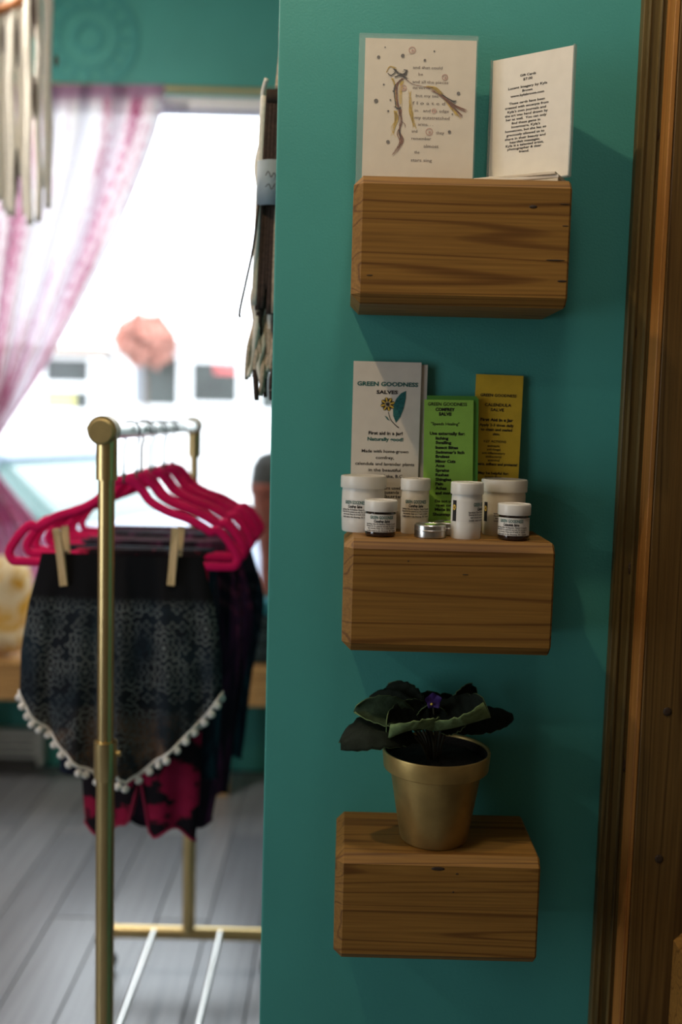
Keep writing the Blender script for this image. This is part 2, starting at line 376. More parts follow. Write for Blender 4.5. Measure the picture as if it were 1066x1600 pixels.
def spline(pts, n=6, closed=False):
    P = [Vector(p) for p in pts]; out = []; m = len(P)
    for i in range(m if closed else m - 1):
        p0 = P[(i - 1) % m] if (closed or i) else P[0]; p1 = P[i]; p2 = P[(i + 1) % m]; p3 = P[(i + 2) % m] if (closed or i < m - 2) else P[-1]
        for k in range(n):
            t = k / n
            out.append(.5 * ((2 * p1) + (p2 - p0) * t + (2 * p0 - 5 * p1 + 4 * p2 - p3) * t * t + (3 * p1 - p0 - 3 * p2 + p3) * t ** 3))
    if not closed: out.append(P[-1])
    return out
def grid(bm, nu, nv, f, uv=False, closed_u=False):
    V = [[bm.verts.new(f(i / nu, j / nv)) for i in range(nu if closed_u else nu + 1)] for j in range(nv + 1)]
    lay = bm.loops.layers.uv.new('uv') if uv else None
    for j in range(nv):
        for i in range(nu):
            i2 = (i + 1) % nu if closed_u else i + 1
            fc = bm.faces.new((V[j][i], V[j][i2], V[j + 1][i2], V[j + 1][i]))
            if uv:
                for l, (a, b) in zip(fc.loops, ((i, j), (i + 1, j), (i + 1, j + 1), (i, j + 1))): l[lay].uv = (a / nu, b / nv)
    return V
def sphere(bm, c, r, u=12, v=8, sc=(1, 1, 1)):
    bmesh.ops.create_uvsphere(bm, u_segments=u, v_segments=v, radius=1, matrix=Matrix.Translation(c) @ Matrix.Diagonal((r * sc[0], r * sc[1], r * sc[2], 1)))

# lettering: the built-in font turned to mesh, one mesh per colour of print
_fc = bpy.data.curves.new('lettering', 'FONT'); _fo = bpy.data.objects.new('lettering', _fc); C.objects.link(_fo)
_fc.resolution_u = 2; _fc.size = 1
def glyphs(s, bold=0.):
    _fc.body = s; _fc.offset = bold
    bpy.context.view_layer.update()
    ev = _fo.evaluated_get(bpy.context.evaluated_depsgraph_get()); me = ev.to_mesh()
    vs_ = [(v.co.x, v.co.y) for v in me.vertices]; fs = [tuple(p.vertices) for p in me.polygons]; ev.to_mesh_clear()
    return vs_, fs
def letters(bm, s, cx, zc, cap, width=None, bold=0., place=None, left=None, slope=0.):
    bold += .012
    """put a line of print with cap height `cap`, centred on (cx, zc), fitted to `width`"""
    v, f = glyphs(s, bold)
    if not v: return
    x0 = min(a for a, _ in v); x1 = max(a for a, _ in v); k = cap / .7; kx = (width / (x1 - x0)) if width else k
    mid = (x0 + x1) / 2 if left is None else x0; base = cx if left is None else left
    pts = [(base + (a - mid) * kx + slope * b * k, zc - cap / 2 + b * k) for a, b in v]
    vv = [bm.verts.new(place(*q)) for q in pts]
    for q in f:
        try: bm.faces.new([vv[i] for i in q])
        except ValueError: pass
def flat(y): return lambda x, z: Vector((x, y, z))
def wrap(r, a0=0.): return lambda x, z: Vector((r * math.sin(x / r + a0), -r * math.cos(x / r + a0), z))
def poly(bm, pts, place):
    vv = [bm.verts.new(place(*p)) for p in pts]
    bm.faces.new(vv)
def disc(bm, x, z, r, place, n=10, inner=0.):
    if not inner: poly(bm, [(x + r * math.cos(6.2832 * i / n), z + r * math.sin(6.2832 * i / n)) for i in range(n)], place); return
    for i in range(n):
        a, b = 6.2832 * i / n, 6.2832 * (i + 1) / n
        poly(bm, [(x + r * math.cos(a), z + r * math.sin(a)), (x + r * math.cos(b), z + r * math.sin(b)), (x + inner * math.cos(b), z + inner * math.sin(b)), (x + inner * math.cos(a), z + inner * math.sin(a))], place)
def stroke(bm, pts, wds, place, n=5):
    P = spline([(x, 0, z) for x, z in pts], n); m = len(P); L = []
    for i, p in enumerate(P):
        t = (P[min(i + 1, m - 1)] - P[max(i - 1, 0)]).normalized(); q = Vector((-t.z, 0, t.x))
        u = i / (m - 1) * (len(wds) - 1); a = min(int(u), len(wds) - 2); wd = wds[a] + (wds[a + 1] - wds[a]) * (u - a)
        L.append((p + q * wd / 2, p - q * wd / 2))
    for (a, b), (c, d) in zip(L, L[1:]): poly(bm, [(a.x, a.z), (c.x, c.z), (d.x, d.z), (b.x, b.z)], place)

# ------------------------------------------------------------------ the room
FZ = -.03; CZ = 3.05; XL, XR, YB, YF = -2.6, 1.5, -3.4, 2.62
bm = box(B(), XL - .1, XR + .1, YB - .1, YF + .1, FZ - .12, FZ - .006); floor = struct(new('floor', bm, 'gap'))
pm = {}
for L in (1.2, .6):
    bm = box(B(), -.0735, .0735, -L / 2 + .0015, L / 2 - .0015, -.012, 0, .0015); o = new('plank', bm, 'plank', floor); pm[L] = o.data; bpy.data.objects.remove(o)
k = 0
x = XL + .075
while x < 1.0:
    y = YB if x > .1 else -2.2
    first = k % 2
    if x < .35 :
        while y < YF - .05:
            L = .6 if first else 1.2; first = 0
            if y + L > YF: L = .6
            if y + L > YF + .02: break
            share('plank', pm[L], floor, (x, y + L / 2, FZ)); y += L
    x += .15; k += 1
struct(new('ceiling', box(B(), XL - .1, XR + .1, YB - .1, YF + .1, CZ, CZ + .1), 'ceiling'))
# partition that carries the shelves (plain corner with a small rounded bead)
bm = B(); box(bm, -.097, XR, 0, .11, FZ, CZ)
es = [e for e in bm.edges if all(abs(v.co.x + .097) < 1e-4 for v in e.verts) and abs(e.verts[0].co.z - e.verts[1].co.z) > 1]
bmesh.ops.bevel(bm, geom=es, offset=.003, segments=3, affect='EDGES', profile=.5)
struct(new('wall_partition', bm, 'teal', smooth='auto'), 'teal painted partition carrying the wooden block shelves')
# far wall with its window opening
WX0, WX1, WZ0, WZ1 = -2.0, .1, .56, 2.645
bm = B(); box(bm, XL, WX0, YF, YF + .14, FZ, CZ); box(bm, WX1, XR, YF, YF + .14, FZ, CZ); box(bm, WX0, WX1, YF, YF + .14, WZ1, CZ); box(bm, WX0, WX1, YF, YF + .14, FZ, WZ0)
struct(new('wall_far', bm, 'teal'))
# left wall with an unseen window, its opening sized for side daylight on the shelves
LY0, LY1, LZ0, LZ1 = -1.9, -.7, .5, 2.2
bm = B(); box(bm, XL - .14, XL, YB, LY0, FZ, CZ); box(bm, XL - .14, XL, LY1, YF + .14, FZ, CZ); box(bm, XL - .14, XL, LY0, LY1, LZ1, CZ); box(bm, XL - .14, XL, LY0, LY1, FZ, LZ0)
struct(new('wall_left', bm, 'dim_wall'))
struct(new('wall_back', box(B(), XL - .1, XR + .1, YB - .1, YB, FZ, CZ), 'dim_wall'))
struct(new('wall_right', box(B(), XR, XR + .1, YB, YF, FZ, CZ), 'dim_wall'))
# windows
def frame_bm(a0, a1, z0, z1, t, d0, d1, axis):
    bm = B()
    for (p, q, r_, s) in ((a0, a1, z1 - t, z1), (a0, a1, z0, z0 + t), (a0, a0 + t, z0 + t, z1 - t), (a1 - t, a1, z0 + t, z1 - t)):
        if axis == 'x': box(bm, p, q, d0, d1, r_, s, .004)
        else: box(bm, d0, d1, p, q, r_, s, .004)
    return bm
win = struct(new('window_1', frame_bm(WX0, WX1, WZ0, WZ1, .045, YF + .03, YF + .1, 'x'), 'frame_white'))
new('gasket', frame_bm(WX0 + .045, WX1 - .045, WZ0 + .045, WZ1 - .045, .016, YF + .045, YF + .085, 'x'), 'frame_grey', win)
new('pane', box(B(), WX0 + .055, WX1 - .055, YF + .062, YF + .068, WZ0 + .055, WZ1 - .055), 'pane', win)
new('window_sill', box(B(), WX0 - .03, WX1 + .03, YF - .05, YF + .05, WZ0 - .03, WZ0 - .001, .004), 'frame_white', win)
win2 = struct(new('window_2', frame_bm(LY0, LY1, LZ0, LZ1, .05, XL - .1, XL - .03, 'y'), 'frame_white'))
new('pane', box(B(), XL - .068, XL - .062, LY0 + .05, LY1 - .05, LZ0 + .05, LZ1 - .05), 'pane', win2)
# cedar casing and post on the right
t1 = struct(new('trim_1', box(B(), .369, .405, -.016, 0, FZ, CZ, .0015), 'casing'), 'dark cedar casing board beside the teal partition')
for xx in (.3775, .3925):
    new('bead', tube(B(), [(xx, -.016, FZ + .01), (xx, -.016, CZ - .01)], .0028, 8), 'casing', t1)
for px, py in ((1027, 210), (992, 520), (985, 888), (976, 1196), (937, 1510)):
    p = at(px, py, -.0165); bm = B(); sphere(bm, (0, 0, 0), 1, 10, 6, (.0028, .0012, .009)); new('knot', bm, 'knot', t1, True, p)
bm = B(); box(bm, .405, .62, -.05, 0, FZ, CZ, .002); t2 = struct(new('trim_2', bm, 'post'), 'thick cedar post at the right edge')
for px, py in ((1030, 1342), (1043, 1112)):
    p = at(px, py, -.0505); bm = B(); sphere(bm, (0, 0, 0), 1, 10, 6, (.006, .0012, .006)); new('knot', bm, 'knot', t2, True, p)

struct(new('trim_3', box(B(), .3985, .4048, -.05, -.0162, FZ, CZ, .001), 'post_lit_side'), 'narrow orange strip painted as the lit side of the post')

# ------------------------------------------------------------------ ceiling lamps (the lights stand under these)
lamp_lab = ['small black ceiling lamp above the shelves', 'black ceiling lamp near the side window', 'black ceiling lamp in front of the partition', 'added black ceiling lamp over the rack, brightening the far wall']
for (p, e, c, s), lab in zip(LAMPS, lamp_lab):
    r_ = s + .03
    t = thing('ceiling_lamp', lab, 'lamp', (p[0], p[1], CZ), group='ceiling lamps')
    h = CZ - p[2]
    new('canopy', lathe(B(), [(0, 0), (.05, 0), (.05, -.02), (0, -.02)], 20), 'lamp_metal', t, 'auto')
    new('stem', tube(B(), [(0, 0, -.02), (0, 0, -h + r_ + .005)], .006), 'lamp_metal', t)
    new('shade', lathe(B(), [(.012, -h + r_ + .02), (r_ * .7, -h + r_), (r_ * 1.05, -h + .01), (r_, -h + .01), (r_ * .65, -h + r_ - .006), (.0, -h + r_)], 24), 'lamp_metal', t, 'auto')

# ------------------------------------------------------------------ block shelves
X0, X1 = .005, .262
def shelf(ztop, h, mat, label, x0=X0, x1=X1, yb=0., dep=.14, ch=.011, knots=()):
    t = thing('block_shelf', label, 'shelf', ((x0 + x1) / 2, yb, ztop - h), group='cedar block shelves')
    hw = (x1 - x0) / 2
    bm = B(); box(bm, -hw, hw, -dep, 0, 0, h)
    es = [e for e in bm.edges if not all(abs(v.co.y) < 1e-5 for v in e.verts)]
    rs = [e for e in es if all(v.co.x > 0 for v in e.verts)]
    bmesh.ops.bevel(bm, geom=[e for e in es if e not in rs], offset=ch, segments=1, affect='EDGES', profile=.5)
    rs = [e for e in bm.edges if all(abs(v.co.x - hw) < 1e-5 for v in e.verts) and not all(abs(v.co.y) < 1e-5 for v in e.verts)]
    bmesh.ops.bevel(bm, geom=rs, offset=.0025, segments=1, affect='EDGES', profile=.5)
    new('beam', bm, mat, t)
    for kx, kz, sx, sz in knots:
        bm = B(); sphere(bm, (0, 0, 0), 1, 10, 6, (sx, .0006, sz)); new('knot', bm, 'knot', t, True, (kx, -dep, kz))
    return t
ZT, ZM, ZL = 1.706, 1.274, .875
shelf(ZT, .149, 'cedar_a', 'cedar block shelf holding the art card and gift card sign', knots=((-.107, .032, .004, .0007), (.112, .055, .012, .0009), (.121, .031, .006, .0013), (.12, .12, .006, .0006), (.122, .095, .004, .0006), (.083, .116, .005, .002)))
shelf(ZM, .14, 'cedar_b', 'cedar block shelf crowded with salve jars and brochures', ch=.0115, knots=((.02, .1, .004, .0006), (-.05, .115, .001, .001)))
shelf(ZL, .139, 'cedar_c', 'lowest cedar block shelf carrying the golden flower pot', ch=.0105, knots=((.0, .125, .009, .0025), (.024, .119, .002, .001), (.02, .095, .0012, .0012)))
shelf(.738, .14, 'cedar_d', 'cedar block cut off by the right edge, on the wooden post', .466, .6, -.05, .1, knots=((-.06, .11, .003, .006),))

# ------------------------------------------------------------------ art card and sign on the top shelf
K = .000131   # metres per pixel of the enlarged view of the card (its zoom was 6.27x)
t = thing('art_card', 'white art card with drawn hair wisps in a clear sleeve', 'card', (.0815, -.046, ZT), (R(-2.5), 0, 0))
new('card', box(B(), -.0665, .0735, -.0012, .0012, .002, .19), 'paper_card', t)
bm = B(); box(bm, -.0745, .0755, -.0024, .0024, 0, .196, .001); new('sleeve', bm, 'sleeve', t)
pl = flat(-.0016)
def cx(zx): return (zx - 445) * K   # zoomed view x -> card x
def cz(zy): return .190 - zy * K
bm = B()
for s, l, zy, h, wd in (('and that could', 400, 265, 30, 285), ('be', 455, 328, 30, 45), ('and all the pieces', 400, 400, 30, 345), ('that were me', 402, 455, 30, 170), ('but my sea', 435, 530, 30, 220),
        ('f l o a t e d', 405, 600, 32, 315), ('in   and its edge', 430, 670, 30, 330), ('my outstretched', 432, 737, 34, 335), ('arms. . .', 465, 800, 30, 145), ('and', 405, 865, 30, 55), ('they', 640, 875, 30, 80),
        ('remember', 405, 935, 30, 190), ('almost', 525, 1005, 34, 145), ('the', 437, 1065, 32, 50), ('stars sing', 405, 1140, 32, 205)):
    letters(bm, s, 0, cz(zy), h * K * .9, wd * K, 0, pl, left=cx(l))
new('handwriting', bm, 'ink_pale', t, 'keep')
pl2 = flat(-.0018)
bm = B()
for x_, y_, r_ in ((128, 85, 7), (68, 178, 16), (300, 160, 18), (600, 110, 8), (512, 197, 13), (125, 435, 9), (218, 495, 8), (55, 590, 20), (192, 578, 8), (175, 685, 11), (845, 500, 17), (792, 698, 8), (770, 866, 16), (180, 975, 18)):
    disc(bm, cx(x_), cz(y_), r_ * K, pl2, 9)
new('drawn_dot', bm, 'ink_grey', t, 'keep')
bm = B()
for x_, y_, r_ in ((388, 105, 34), (710, 352, 30), (315, 462, 30), (575, 870, 36), (615, 672, 24)):
    disc(bm, cx(x_), cz(y_), r_ * K, pl2, 14, (r_ - 8) * K); disc(bm, cx(x_ + 4), cz(y_ + 3), r_ * K * .35, pl2, 8)
new('drawn_ring', bm, 'ink_pink', t, 'keep')
def strokes(mat, lst, place, nm_):
    bm = B()
    rs_ = random.Random(len(lst))
    for pts, wds in lst:
        for q_ in range(4):
            k_ = max(wds) * .55; j_ = [(a + rs_.uniform(-k_, k_), b + rs_.uniform(-k_ * .5, k_ * .5) + (rs_.uniform(0, 30) if i_ == len(pts) - 1 else 0)) for i_, (a, b) in enumerate(pts)]
            stroke(bm, [(cx(a), cz(b)) for a, b in j_], [max(2., v_ * .22) * K for v_ in wds], place)
        wds = [v_ * .55 for v_ in wds]
        stroke(bm, [(cx(a), cz(b)) for a, b in pts], [q * K for q in wds], place)
    new(nm_, bm, mat, t, 'keep')
strokes('ink_yellow', [([(145, 320), (180, 265), (240, 275)], [8, 14, 6]), ([(205, 375), (230, 430), (245, 560), (250, 640)], [26, 16, 22, 12]), ([(245, 680), (250, 750), (240, 850), (230, 900)], [60, 50, 14, 2]),
    ([(385, 490), (385, 600), (392, 700), (428, 830)], [4, 18, 46, 4]), ([(530, 440), (630, 462), (720, 560), (790, 650), (855, 720)], [8, 50, 40, 36, 4]), ([(300, 400), (285, 520), (290, 620)], [30, 14, 8])], flat(-.0017), 'drawn_wisp')
strokes('ink_brown', [([(300, 375), (255, 430), (245, 540), (275, 640), (290, 700)], [20, 34, 14, 26, 30]), ([(290, 660), (300, 780), (285, 880), (310, 960), (270, 1040), (230, 1090)], [30, 20, 30, 34, 12, 2]),
    ([(590, 480), (700, 540), (800, 610), (930, 655)], [8, 24, 34, 6]), ([(700, 545), (790, 630), (890, 712)], [10, 26, 4]), ([(330, 370), (400, 425), (500, 445), (600, 450)], [4, 6, 5, 4]), ([(300, 780), (335, 800), (345, 820)], [8, 5, 2])], flat(-.0019), 'drawn_wisp')
strokes('ink', [([(160, 330), (195, 350), (240, 300), (215, 285)], [6, 14, 8, 10]), ([(215, 290), (270, 330), (320, 335), (340, 300), (310, 290)], [10, 18, 34, 18, 8]), ([(230, 365), (290, 345), (350, 375)], [8, 26, 8]),
    ([(245, 430), (225, 480), (245, 620)], [10, 6, 10]), ([(235, 640), (270, 660), (295, 640)], [8, 22, 14]), ([(680, 510), (780, 570), (830, 570)], [4, 22, 4]), ([(285, 860), (300, 920)], [8, 14])], flat(-.0021), 'drawn_wisp')

# gift card sign: paper in a clear upright holder, turned so its right side stands nearer
sl, sr = Vector((.177, -.018)), Vector((.271, -.082)); sw = (sr - sl).length; ang = math.atan2(sr.y - sl.y, sr.x - sl.x)
SZ = ZT + .0165
t = thing('gift_card_sign', 'white printed sign in a clear holder beside the art card', 'sign', ((sl.x + sr.x) / 2, (sl.y + sr.y) / 2, SZ), (0, 0, ang))
SH = .157
new('paper', box(B(), -sw / 2 + .003, sw / 2 - .003, -.0008, .0008, .002, SH - .001), 'paper', t)
new('holder_side', box(B(), -sw / 2, -sw / 2 + .003, -.003, .003, 0, SH, .0008), 'acrylic', t)
new('holder_side', box(B(), sw / 2 - .003, sw / 2, -.003, .003, 0, SH, .0008), 'acrylic', t)
new('holder_foot', box(B(), -sw / 2 + .003, sw / 2 - .003, -.003, .003, 0, .002), 'acrylic', t)
bm = B(); ks = SH / 1500.   # enlarged view: 1500 px tall
def sz(zy): return SH - (zy - 55) * ks
for s, c_, zy, wd in (('Gift Cards', 465, 296, 180), ('$7.00', 462, 345, 105), ('Lucent Imagery by Kyla', 458, 430, 440), ('Brown', 455, 478, 115), ('www.kylabrown.com', 452, 525, 380),
        ('These cards have been', 446, 610, 405), ('created with excerpts from', 443, 658, 490), ("Kyla's own journals and", 442, 706, 435), ('the art was hand drawn by', 437, 752, 485), ('her as well.  You can only', 435, 798, 460),
        ('find these gems in', 432, 845, 325), ("Invermere, Kyla's", 430, 890, 325), ('hometown, but she has so', 427, 935, 465), ('graciously allowed us to', 424, 982, 430), ('share in their beauty and', 420, 1028, 460),
        ('heartfelt messages.', 417, 1070, 345), ('Kyla is a talented artist,', 413, 1110, 430), ('photographer & dear', 410, 1150, 385), ('friend.', 407, 1192, 115)):
    frac = (c_ - (505 - (zy - 300) * .055)) / 950.   # across the paper, from its middle
    letters(bm, s, frac * sw, sz(zy + (c_ - 450) * .1), 27 * ks, wd / 950. * sw, .012, flat(-.0011))
new('lettering', bm, 'ink', t, 'keep')
for i in range(4):
    z0 = ZT + .0005 + i * .0039
    o = new('gift_card', box(B(), -.052, .052, -.033, .033, 0, .0036, .0006), 'paper_card' if i % 2 else 'paper', None, False, (.218 - .001 * i, -.06 + .0015 * (i % 2), z0), (0, 0, R(-27 + 2 * (i % 3))))
    tag(o, ['lowest', 'second lowest', 'second highest', 'topmost'][i] + ' cream gift card in the flat pile under the printed sign', 'card', 'gift cards lying under the sign')

# ------------------------------------------------------------------ brochures on the middle shelf
def sheet(name, parent, w_, h, y, mat, dx=0., dz=0., rz=0.):
    return new(name, box(B(), -w_ / 2 + dx, w_ / 2 + dx, y - .0004, y + .0004, dz, h + dz), mat, parent, False, (0, 0, 0), (0, rz, 0))
kb = .0899 / 555.
t = thing('salve_brochure', 'white folded brochure with a drawn flower and teal leaf', 'brochure', (.0565, -.0125, ZM), (R(-1.6), 0, 0))
new('front_panel', box(B(), -.045, .045, -.003, -.0022, 0, .2215), 'paper', t)
new('fold_panel', box(B(), -.044, .0535, -.0004, .0004, 0, .219), 'paper_back', t)
new('fold_panel', box(B(), -.044, .0528, .0016, .0024, 0, .2185), 'paper_back', t)
pf = flat(-.0033)
def bz(zy): return .2215 - (zy - 73) * kb
bmt = B(); bmk = B()
letters(bmt, 'GREEN GOODNESS', .001, bz(254), 33 * kb, 500 * kb, .025, pf)
letters(bmk, 'SALVES', .0005, bz(320), 28 * kb, 175 * kb, .03, pf)
letters(bmk, 'First aid in a jar!', .0, bz(655), 26 * kb, 280 * kb, .02, pf)
letters(bmt, 'Naturally good!', .0, bz(704), 28 * kb, 295 * kb, .02, pf)
for s, zy, wd in (('Made with home-grown', 803, 385), ('comfrey,', 855, 150), ('calendula and lavender plants', 907, 485), ('in the beautiful', 957, 262), ('Shuswap Lake, B.C.', 1007, 312), ('For years used by', 1103, 290), ('thousands', 1138, 160), ('of tourists', 1172, 290)):
    letters(bmk, s, .0 if zy < 1100 else .007, bz(zy), 25 * kb, wd * kb, .003, pf)
new('lettering', bmt, 'ink_teal', t, 'keep'); new('lettering', bmk, 'ink', t, 'keep')
def bx(zx): return (zx - 443) * kb
bm = B(); L_ = [(525, 568), (500, 510), (497, 440), (520, 375), (560, 325), (602, 305), (600, 370), (585, 450), (560, 520)]
poly(bm, [(bx(a), bz(b)) for a, b in L_], pf); poly(bm, [(bx(a), bz(b)) for a, b in ((430, 512), (450, 520), (475, 552), (455, 545))], pf)
new('printed_leaf', bm, 'ink_leaf', t, 'keep')
bm = B(); by = B()
for i in range(8):
    a = i * math.pi / 4 + .25; c_, s_ = math.cos(a), math.sin(a)
    def petal(k0): return [(bx(453 + c_ * u * 62 * 1 - s_ * v * 17 * k0), bz(418 - s_ * u * 60 - c_ * v * 17 * k0)) for u, v in ((.25, 0), (.5, .9), (.8, .9), (1, 0), (.8, -.9), (.5, -.9))]
    poly(bm, petal(1), pf); poly(by, petal(.45), flat(-.0035))
disc(bm, bx(453), bz(418), 15 * kb, flat(-.0036), 10)
stroke(bm, [(bx(460), bz(480)), (bx(480), bz(540)), (bx(520), bz(585)), (bx(550), bz(608))], [5 * kb, 6 * kb, 8 * kb], pf)
new('printed_flower', bm, 'ink', t, 'keep'); new('printed_petal', by, 'ink_yellow', t, 'keep')

t = thing('salve_brochure', 'lime green comfrey leaflet standing in front of the yellow one', 'brochure', (.1405, -.036, ZM), (R(-7), R(-.6), 0))
kg = .0655 / 396.; HG = .1745
new('front_panel', box(B(), -.0325, .0325, -.002, -.0012, 0, HG), 'lime', t)
new('fold_panel', box(B(), -.0265, .0395, .0002, .001, 0, HG + .003), 'lime_dark', t)
new('fold_panel', box(B(), -.0285, .0375, .002, .0028, 0, HG + .006), 'lime_dark', t)
def gz(zy): return HG - (zy - 265) * kg
bm = B(); pf = flat(-.0023)
for s, l, zy, h, wd, bd in (('GREEN GOODNESS', 72, 305, 28, 312, .0), ('COMFREY', 133, 348, 26, 155, .04), ('SALVE', 160, 384, 26, 102, .04), ('"Speeds Healing"', 98, 463, 24, 228, .0), ('Use externally for:', 90, 540, 25, 280, .03),
        ('Itching', 137, 578, 24, 103, .035), ('Swelling', 137, 613, 24, 126, .035), ('Insect Bites', 137, 652, 24, 180, .035), ("Swimmer's Itch", 138, 690, 24, 230, .035), ('Bruises', 138, 724, 24, 112, .035), ('Minor Cuts', 138, 762, 24, 160, .035),
        ('Acne', 139, 797, 24, 73, .035), ('Sprains', 139, 834, 24, 110, .035), ('Rashes', 140, 870, 24, 106, .035), ('Shingles', 140, 907, 24, 126, .035), ('Pain', 140, 942, 24, 62, .035), ('Aches', 140, 978, 24, 90, .035), ('and more', 140, 1015, 24, 140, .035),
        ('Do not use on', 138, 1080, 22, 200, .02), ('open cuts', 145, 1112, 22, 140, .02), ('Made in', 138, 1146, 24, 120, .03), ('Shuswap', 122, 1185, 24, 140, .03), ('www.greengoodness.ca', 70, 1253, 20, 300, .02)):
    letters(bm, s, 0, gz(zy - 5), h * kg * .95, wd * kg, bd, pf, left=(l - 240) * kg)
new('lettering', bm, 'ink', t, 'keep')

t = thing('salve_brochure', 'golden yellow calendula leaflet leaning on the teal wall', 'brochure', (.2035, -.012, ZM), (R(-2.4), R(.8), 0))
ky = .0635 / 402.; HY = .2085
new('front_panel', box(B(), -.0315, .0315, -.0012, -.0004, 0, HY), 'gold_paper', t)
new('fold_panel', box(B(), -.0308, .0318, .0004, .0012, 0, HY - .0012), 'gold_paper', t)
def yz(zy): return HY - (zy - 85) * ky
bm = B(); pf = flat(-.0016)
for s, c_, zy, h, wd, bd in (('GREEN GOODNESS', 610, 257, 26, 305, .01), ('CALENDULA', 608, 337, 28, 222, .01), ('SALVE', 604, 378, 28, 115, .01), ('First Aid in a Jar', 600, 463, 26, 275, .035), ('Apply 2-3 times daily', 600, 507, 24, 290, .02), ('to clean and sealed', 600, 545, 24, 265, .02),
        ('skin.', 600, 582, 22, 62, .02), ('KEY ACTIONS', 590, 645, 22, 190, .0), ('antiseptic', 580, 682, 22, 105, .0), ('anti-fungal', 580, 712, 22, 115, .0), ('anti-inflammatory', 580, 743, 22, 195, .0), ('antibacterial', 580, 773, 22, 135, .0), ('antiviral', 582, 803, 22, 98, .0),
        ('Cleans, softens and protects!', 600, 836, 24, 365, .03), ('May be helpful for:', 583, 912, 24, 260, .025), ('Insect Bites', 583, 945, 22, 140, .0)):
    letters(bm, s, (c_ - 618 + (zy - 85) * .025) * ky, yz(zy), h * ky * .9, wd * ky, bd, pf)
new('lettering', bm, 'ink', t, 'keep')

# ------------------------------------------------------------------ salve jars and tins
def jar(label, x, y, r, h, lid_h, a0, flavour, kind='white', body='jar', lz=None, wf=1.65, pic=-1.):
    t = thing('salve_jar', label, 'jar', (x, y, ZM), group='salve jars on the middle shelf')
    rb = r * .93; lz0 = h - lid_h
    if kind == 'white':
        new('body', lathe(B(), [(0, 0), (rb * .94, 0), (rb * .97, .0015), (rb, h * .25), (rb, lz0 - .004), (rb * .97, lz0 + .001), (rb * .9, lz0 + .002), (0, lz0 + .002)], 40), body, t, 'auto')
    else:
        new('body', lathe(B(), [(0, 0), (rb * .9, 0), (rb * .99, .002), (rb, .005), (rb, lz0 - .002), (rb * .9, lz0 + .002), (0, lz0 + .002)], 40), 'amber', t, 'auto')
    new('lid', lathe(B(), [(0, lz0 + .0005), (r * .985, lz0 + .0005), (r, lz0 + .0015), (r, h - .0022), (r * .985, h - .0007), (r * .95, h), (r * .9, h), (r * .88, h - .0006), (0, h - .0006)], 44), 'jar', t, 'auto')
    # wrapped paper label
    z0, z1 = (lz if lz else ((.2 * lz0 + .004), lz0 * .8))
    R0 = rb + .0002
    sp = 4.6
    lab = new('label_band', B() if False else (lambda b: (grid(b, 28, 1, lambda u, v: wrap(R0)((u - .5) * sp * R0, z0 + (z1 - z0) * v)), b)[1])(B()), 'jar_label' if body == 'jar' or kind != 'white' else body, t, 'keep')
    place = wrap(R0 + .0002, a0); H = z1 - z0
    bt = B(); bk = B(); W = rb * wf
    letters(bt, 'GREEN GOODNESS', 0, z0 + H * .83, H * .17, W, .01, place)
    letters(bk, flavour, 0, z0 + H * .62, H * .14, W * .66, .03, place, slope=.15)
    for i, s in enumerate(('Ingredients: Olive Oil, Beeswax, Vitamin E, Lavender', 'Essential Oil. For external use only. Do not use on', 'open wounds. Keep out of reach of children')):
        letters(bk, s, 0, z0 + H * (.46 - .12 * i), H * .085, W * (1.4, 1.38, 1.25)[i], .01, place)
    letters(bk, 'Locally made in the Shuswap, BC Canada', 0, z0 + H * .08, H * .085, W * 1.35, .01, place)
    new('lettering', bt, 'ink_teal', t, 'keep'); new('lettering', bk, 'ink', t, 'keep')
    if 'Cal' in flavour:
        bs = B(); pp = wrap(R0 + .0003, pic); xc = 0.
        poly(bs, [(xc - .0034, z0 + H * .0), (xc + .0034, z0 + H * .0), (xc + .0034, z0 + H), (xc - .0034, z0 + H)], pp); new('label_picture', bs, 'ink', t, 'keep')
        bs = B(); p3 = wrap(R0 + .0005, pic)
        for i in range(7):
            a = i * .898; disc(bs, xc + .0019 * math.cos(a), z0 + H * .66 + .0026 * math.sin(a), .0012, p3, 7)
        new('label_flower', bs, 'ink_yellow', t, 'keep')
        bs = B(); disc(bs, xc, z0 + H * .66, .0012, wrap(R0 + .0006, pic), 8); new('label_flower', bs, 'ink_brown', t, 'keep')
    return t
jar('large white comfrey salve jar at the left end of the shelf', .0285, -.0465, .0298, .0725, .0165, -.42, 'Comfrey Salve', lz=(.018, .043), wf=1.1)
jar('tall narrow white comfrey salve jar behind the tin', .0955, -.0555, .0193, .071, 0.0155, 0., 'Comfrey Salve', body='jar_cream', lz=(.021, .046))
jar('squat dark comfrey salve jar in front of the large jar', .0498, -.0985, .0207, .0455, 0.0145, .05, 'Comfrey Salve', kind='dark', lz=(.0065, .0285))
jar('tall white calendula salve jar standing at the front edge', .1572, -.097, .0205, .0705, 0.0155, 1.15, 'Calendula Salve', lz=(.022, .048))
jar('large cream calendula salve jar at the right end', .2118, -.0465, .0298, .0725, .0165, .15, 'Calendula Salve', body='jar_cream', lz=(.018, .043), wf=1.1, pic=-1.1)
jar('squat dark calendula salve jar at the right front', .2165, -.1005, .0207, .0455, .0145, -.35, 'Calendula Salve', kind='dark', lz=(.0065, .0285), pic=-2.2)
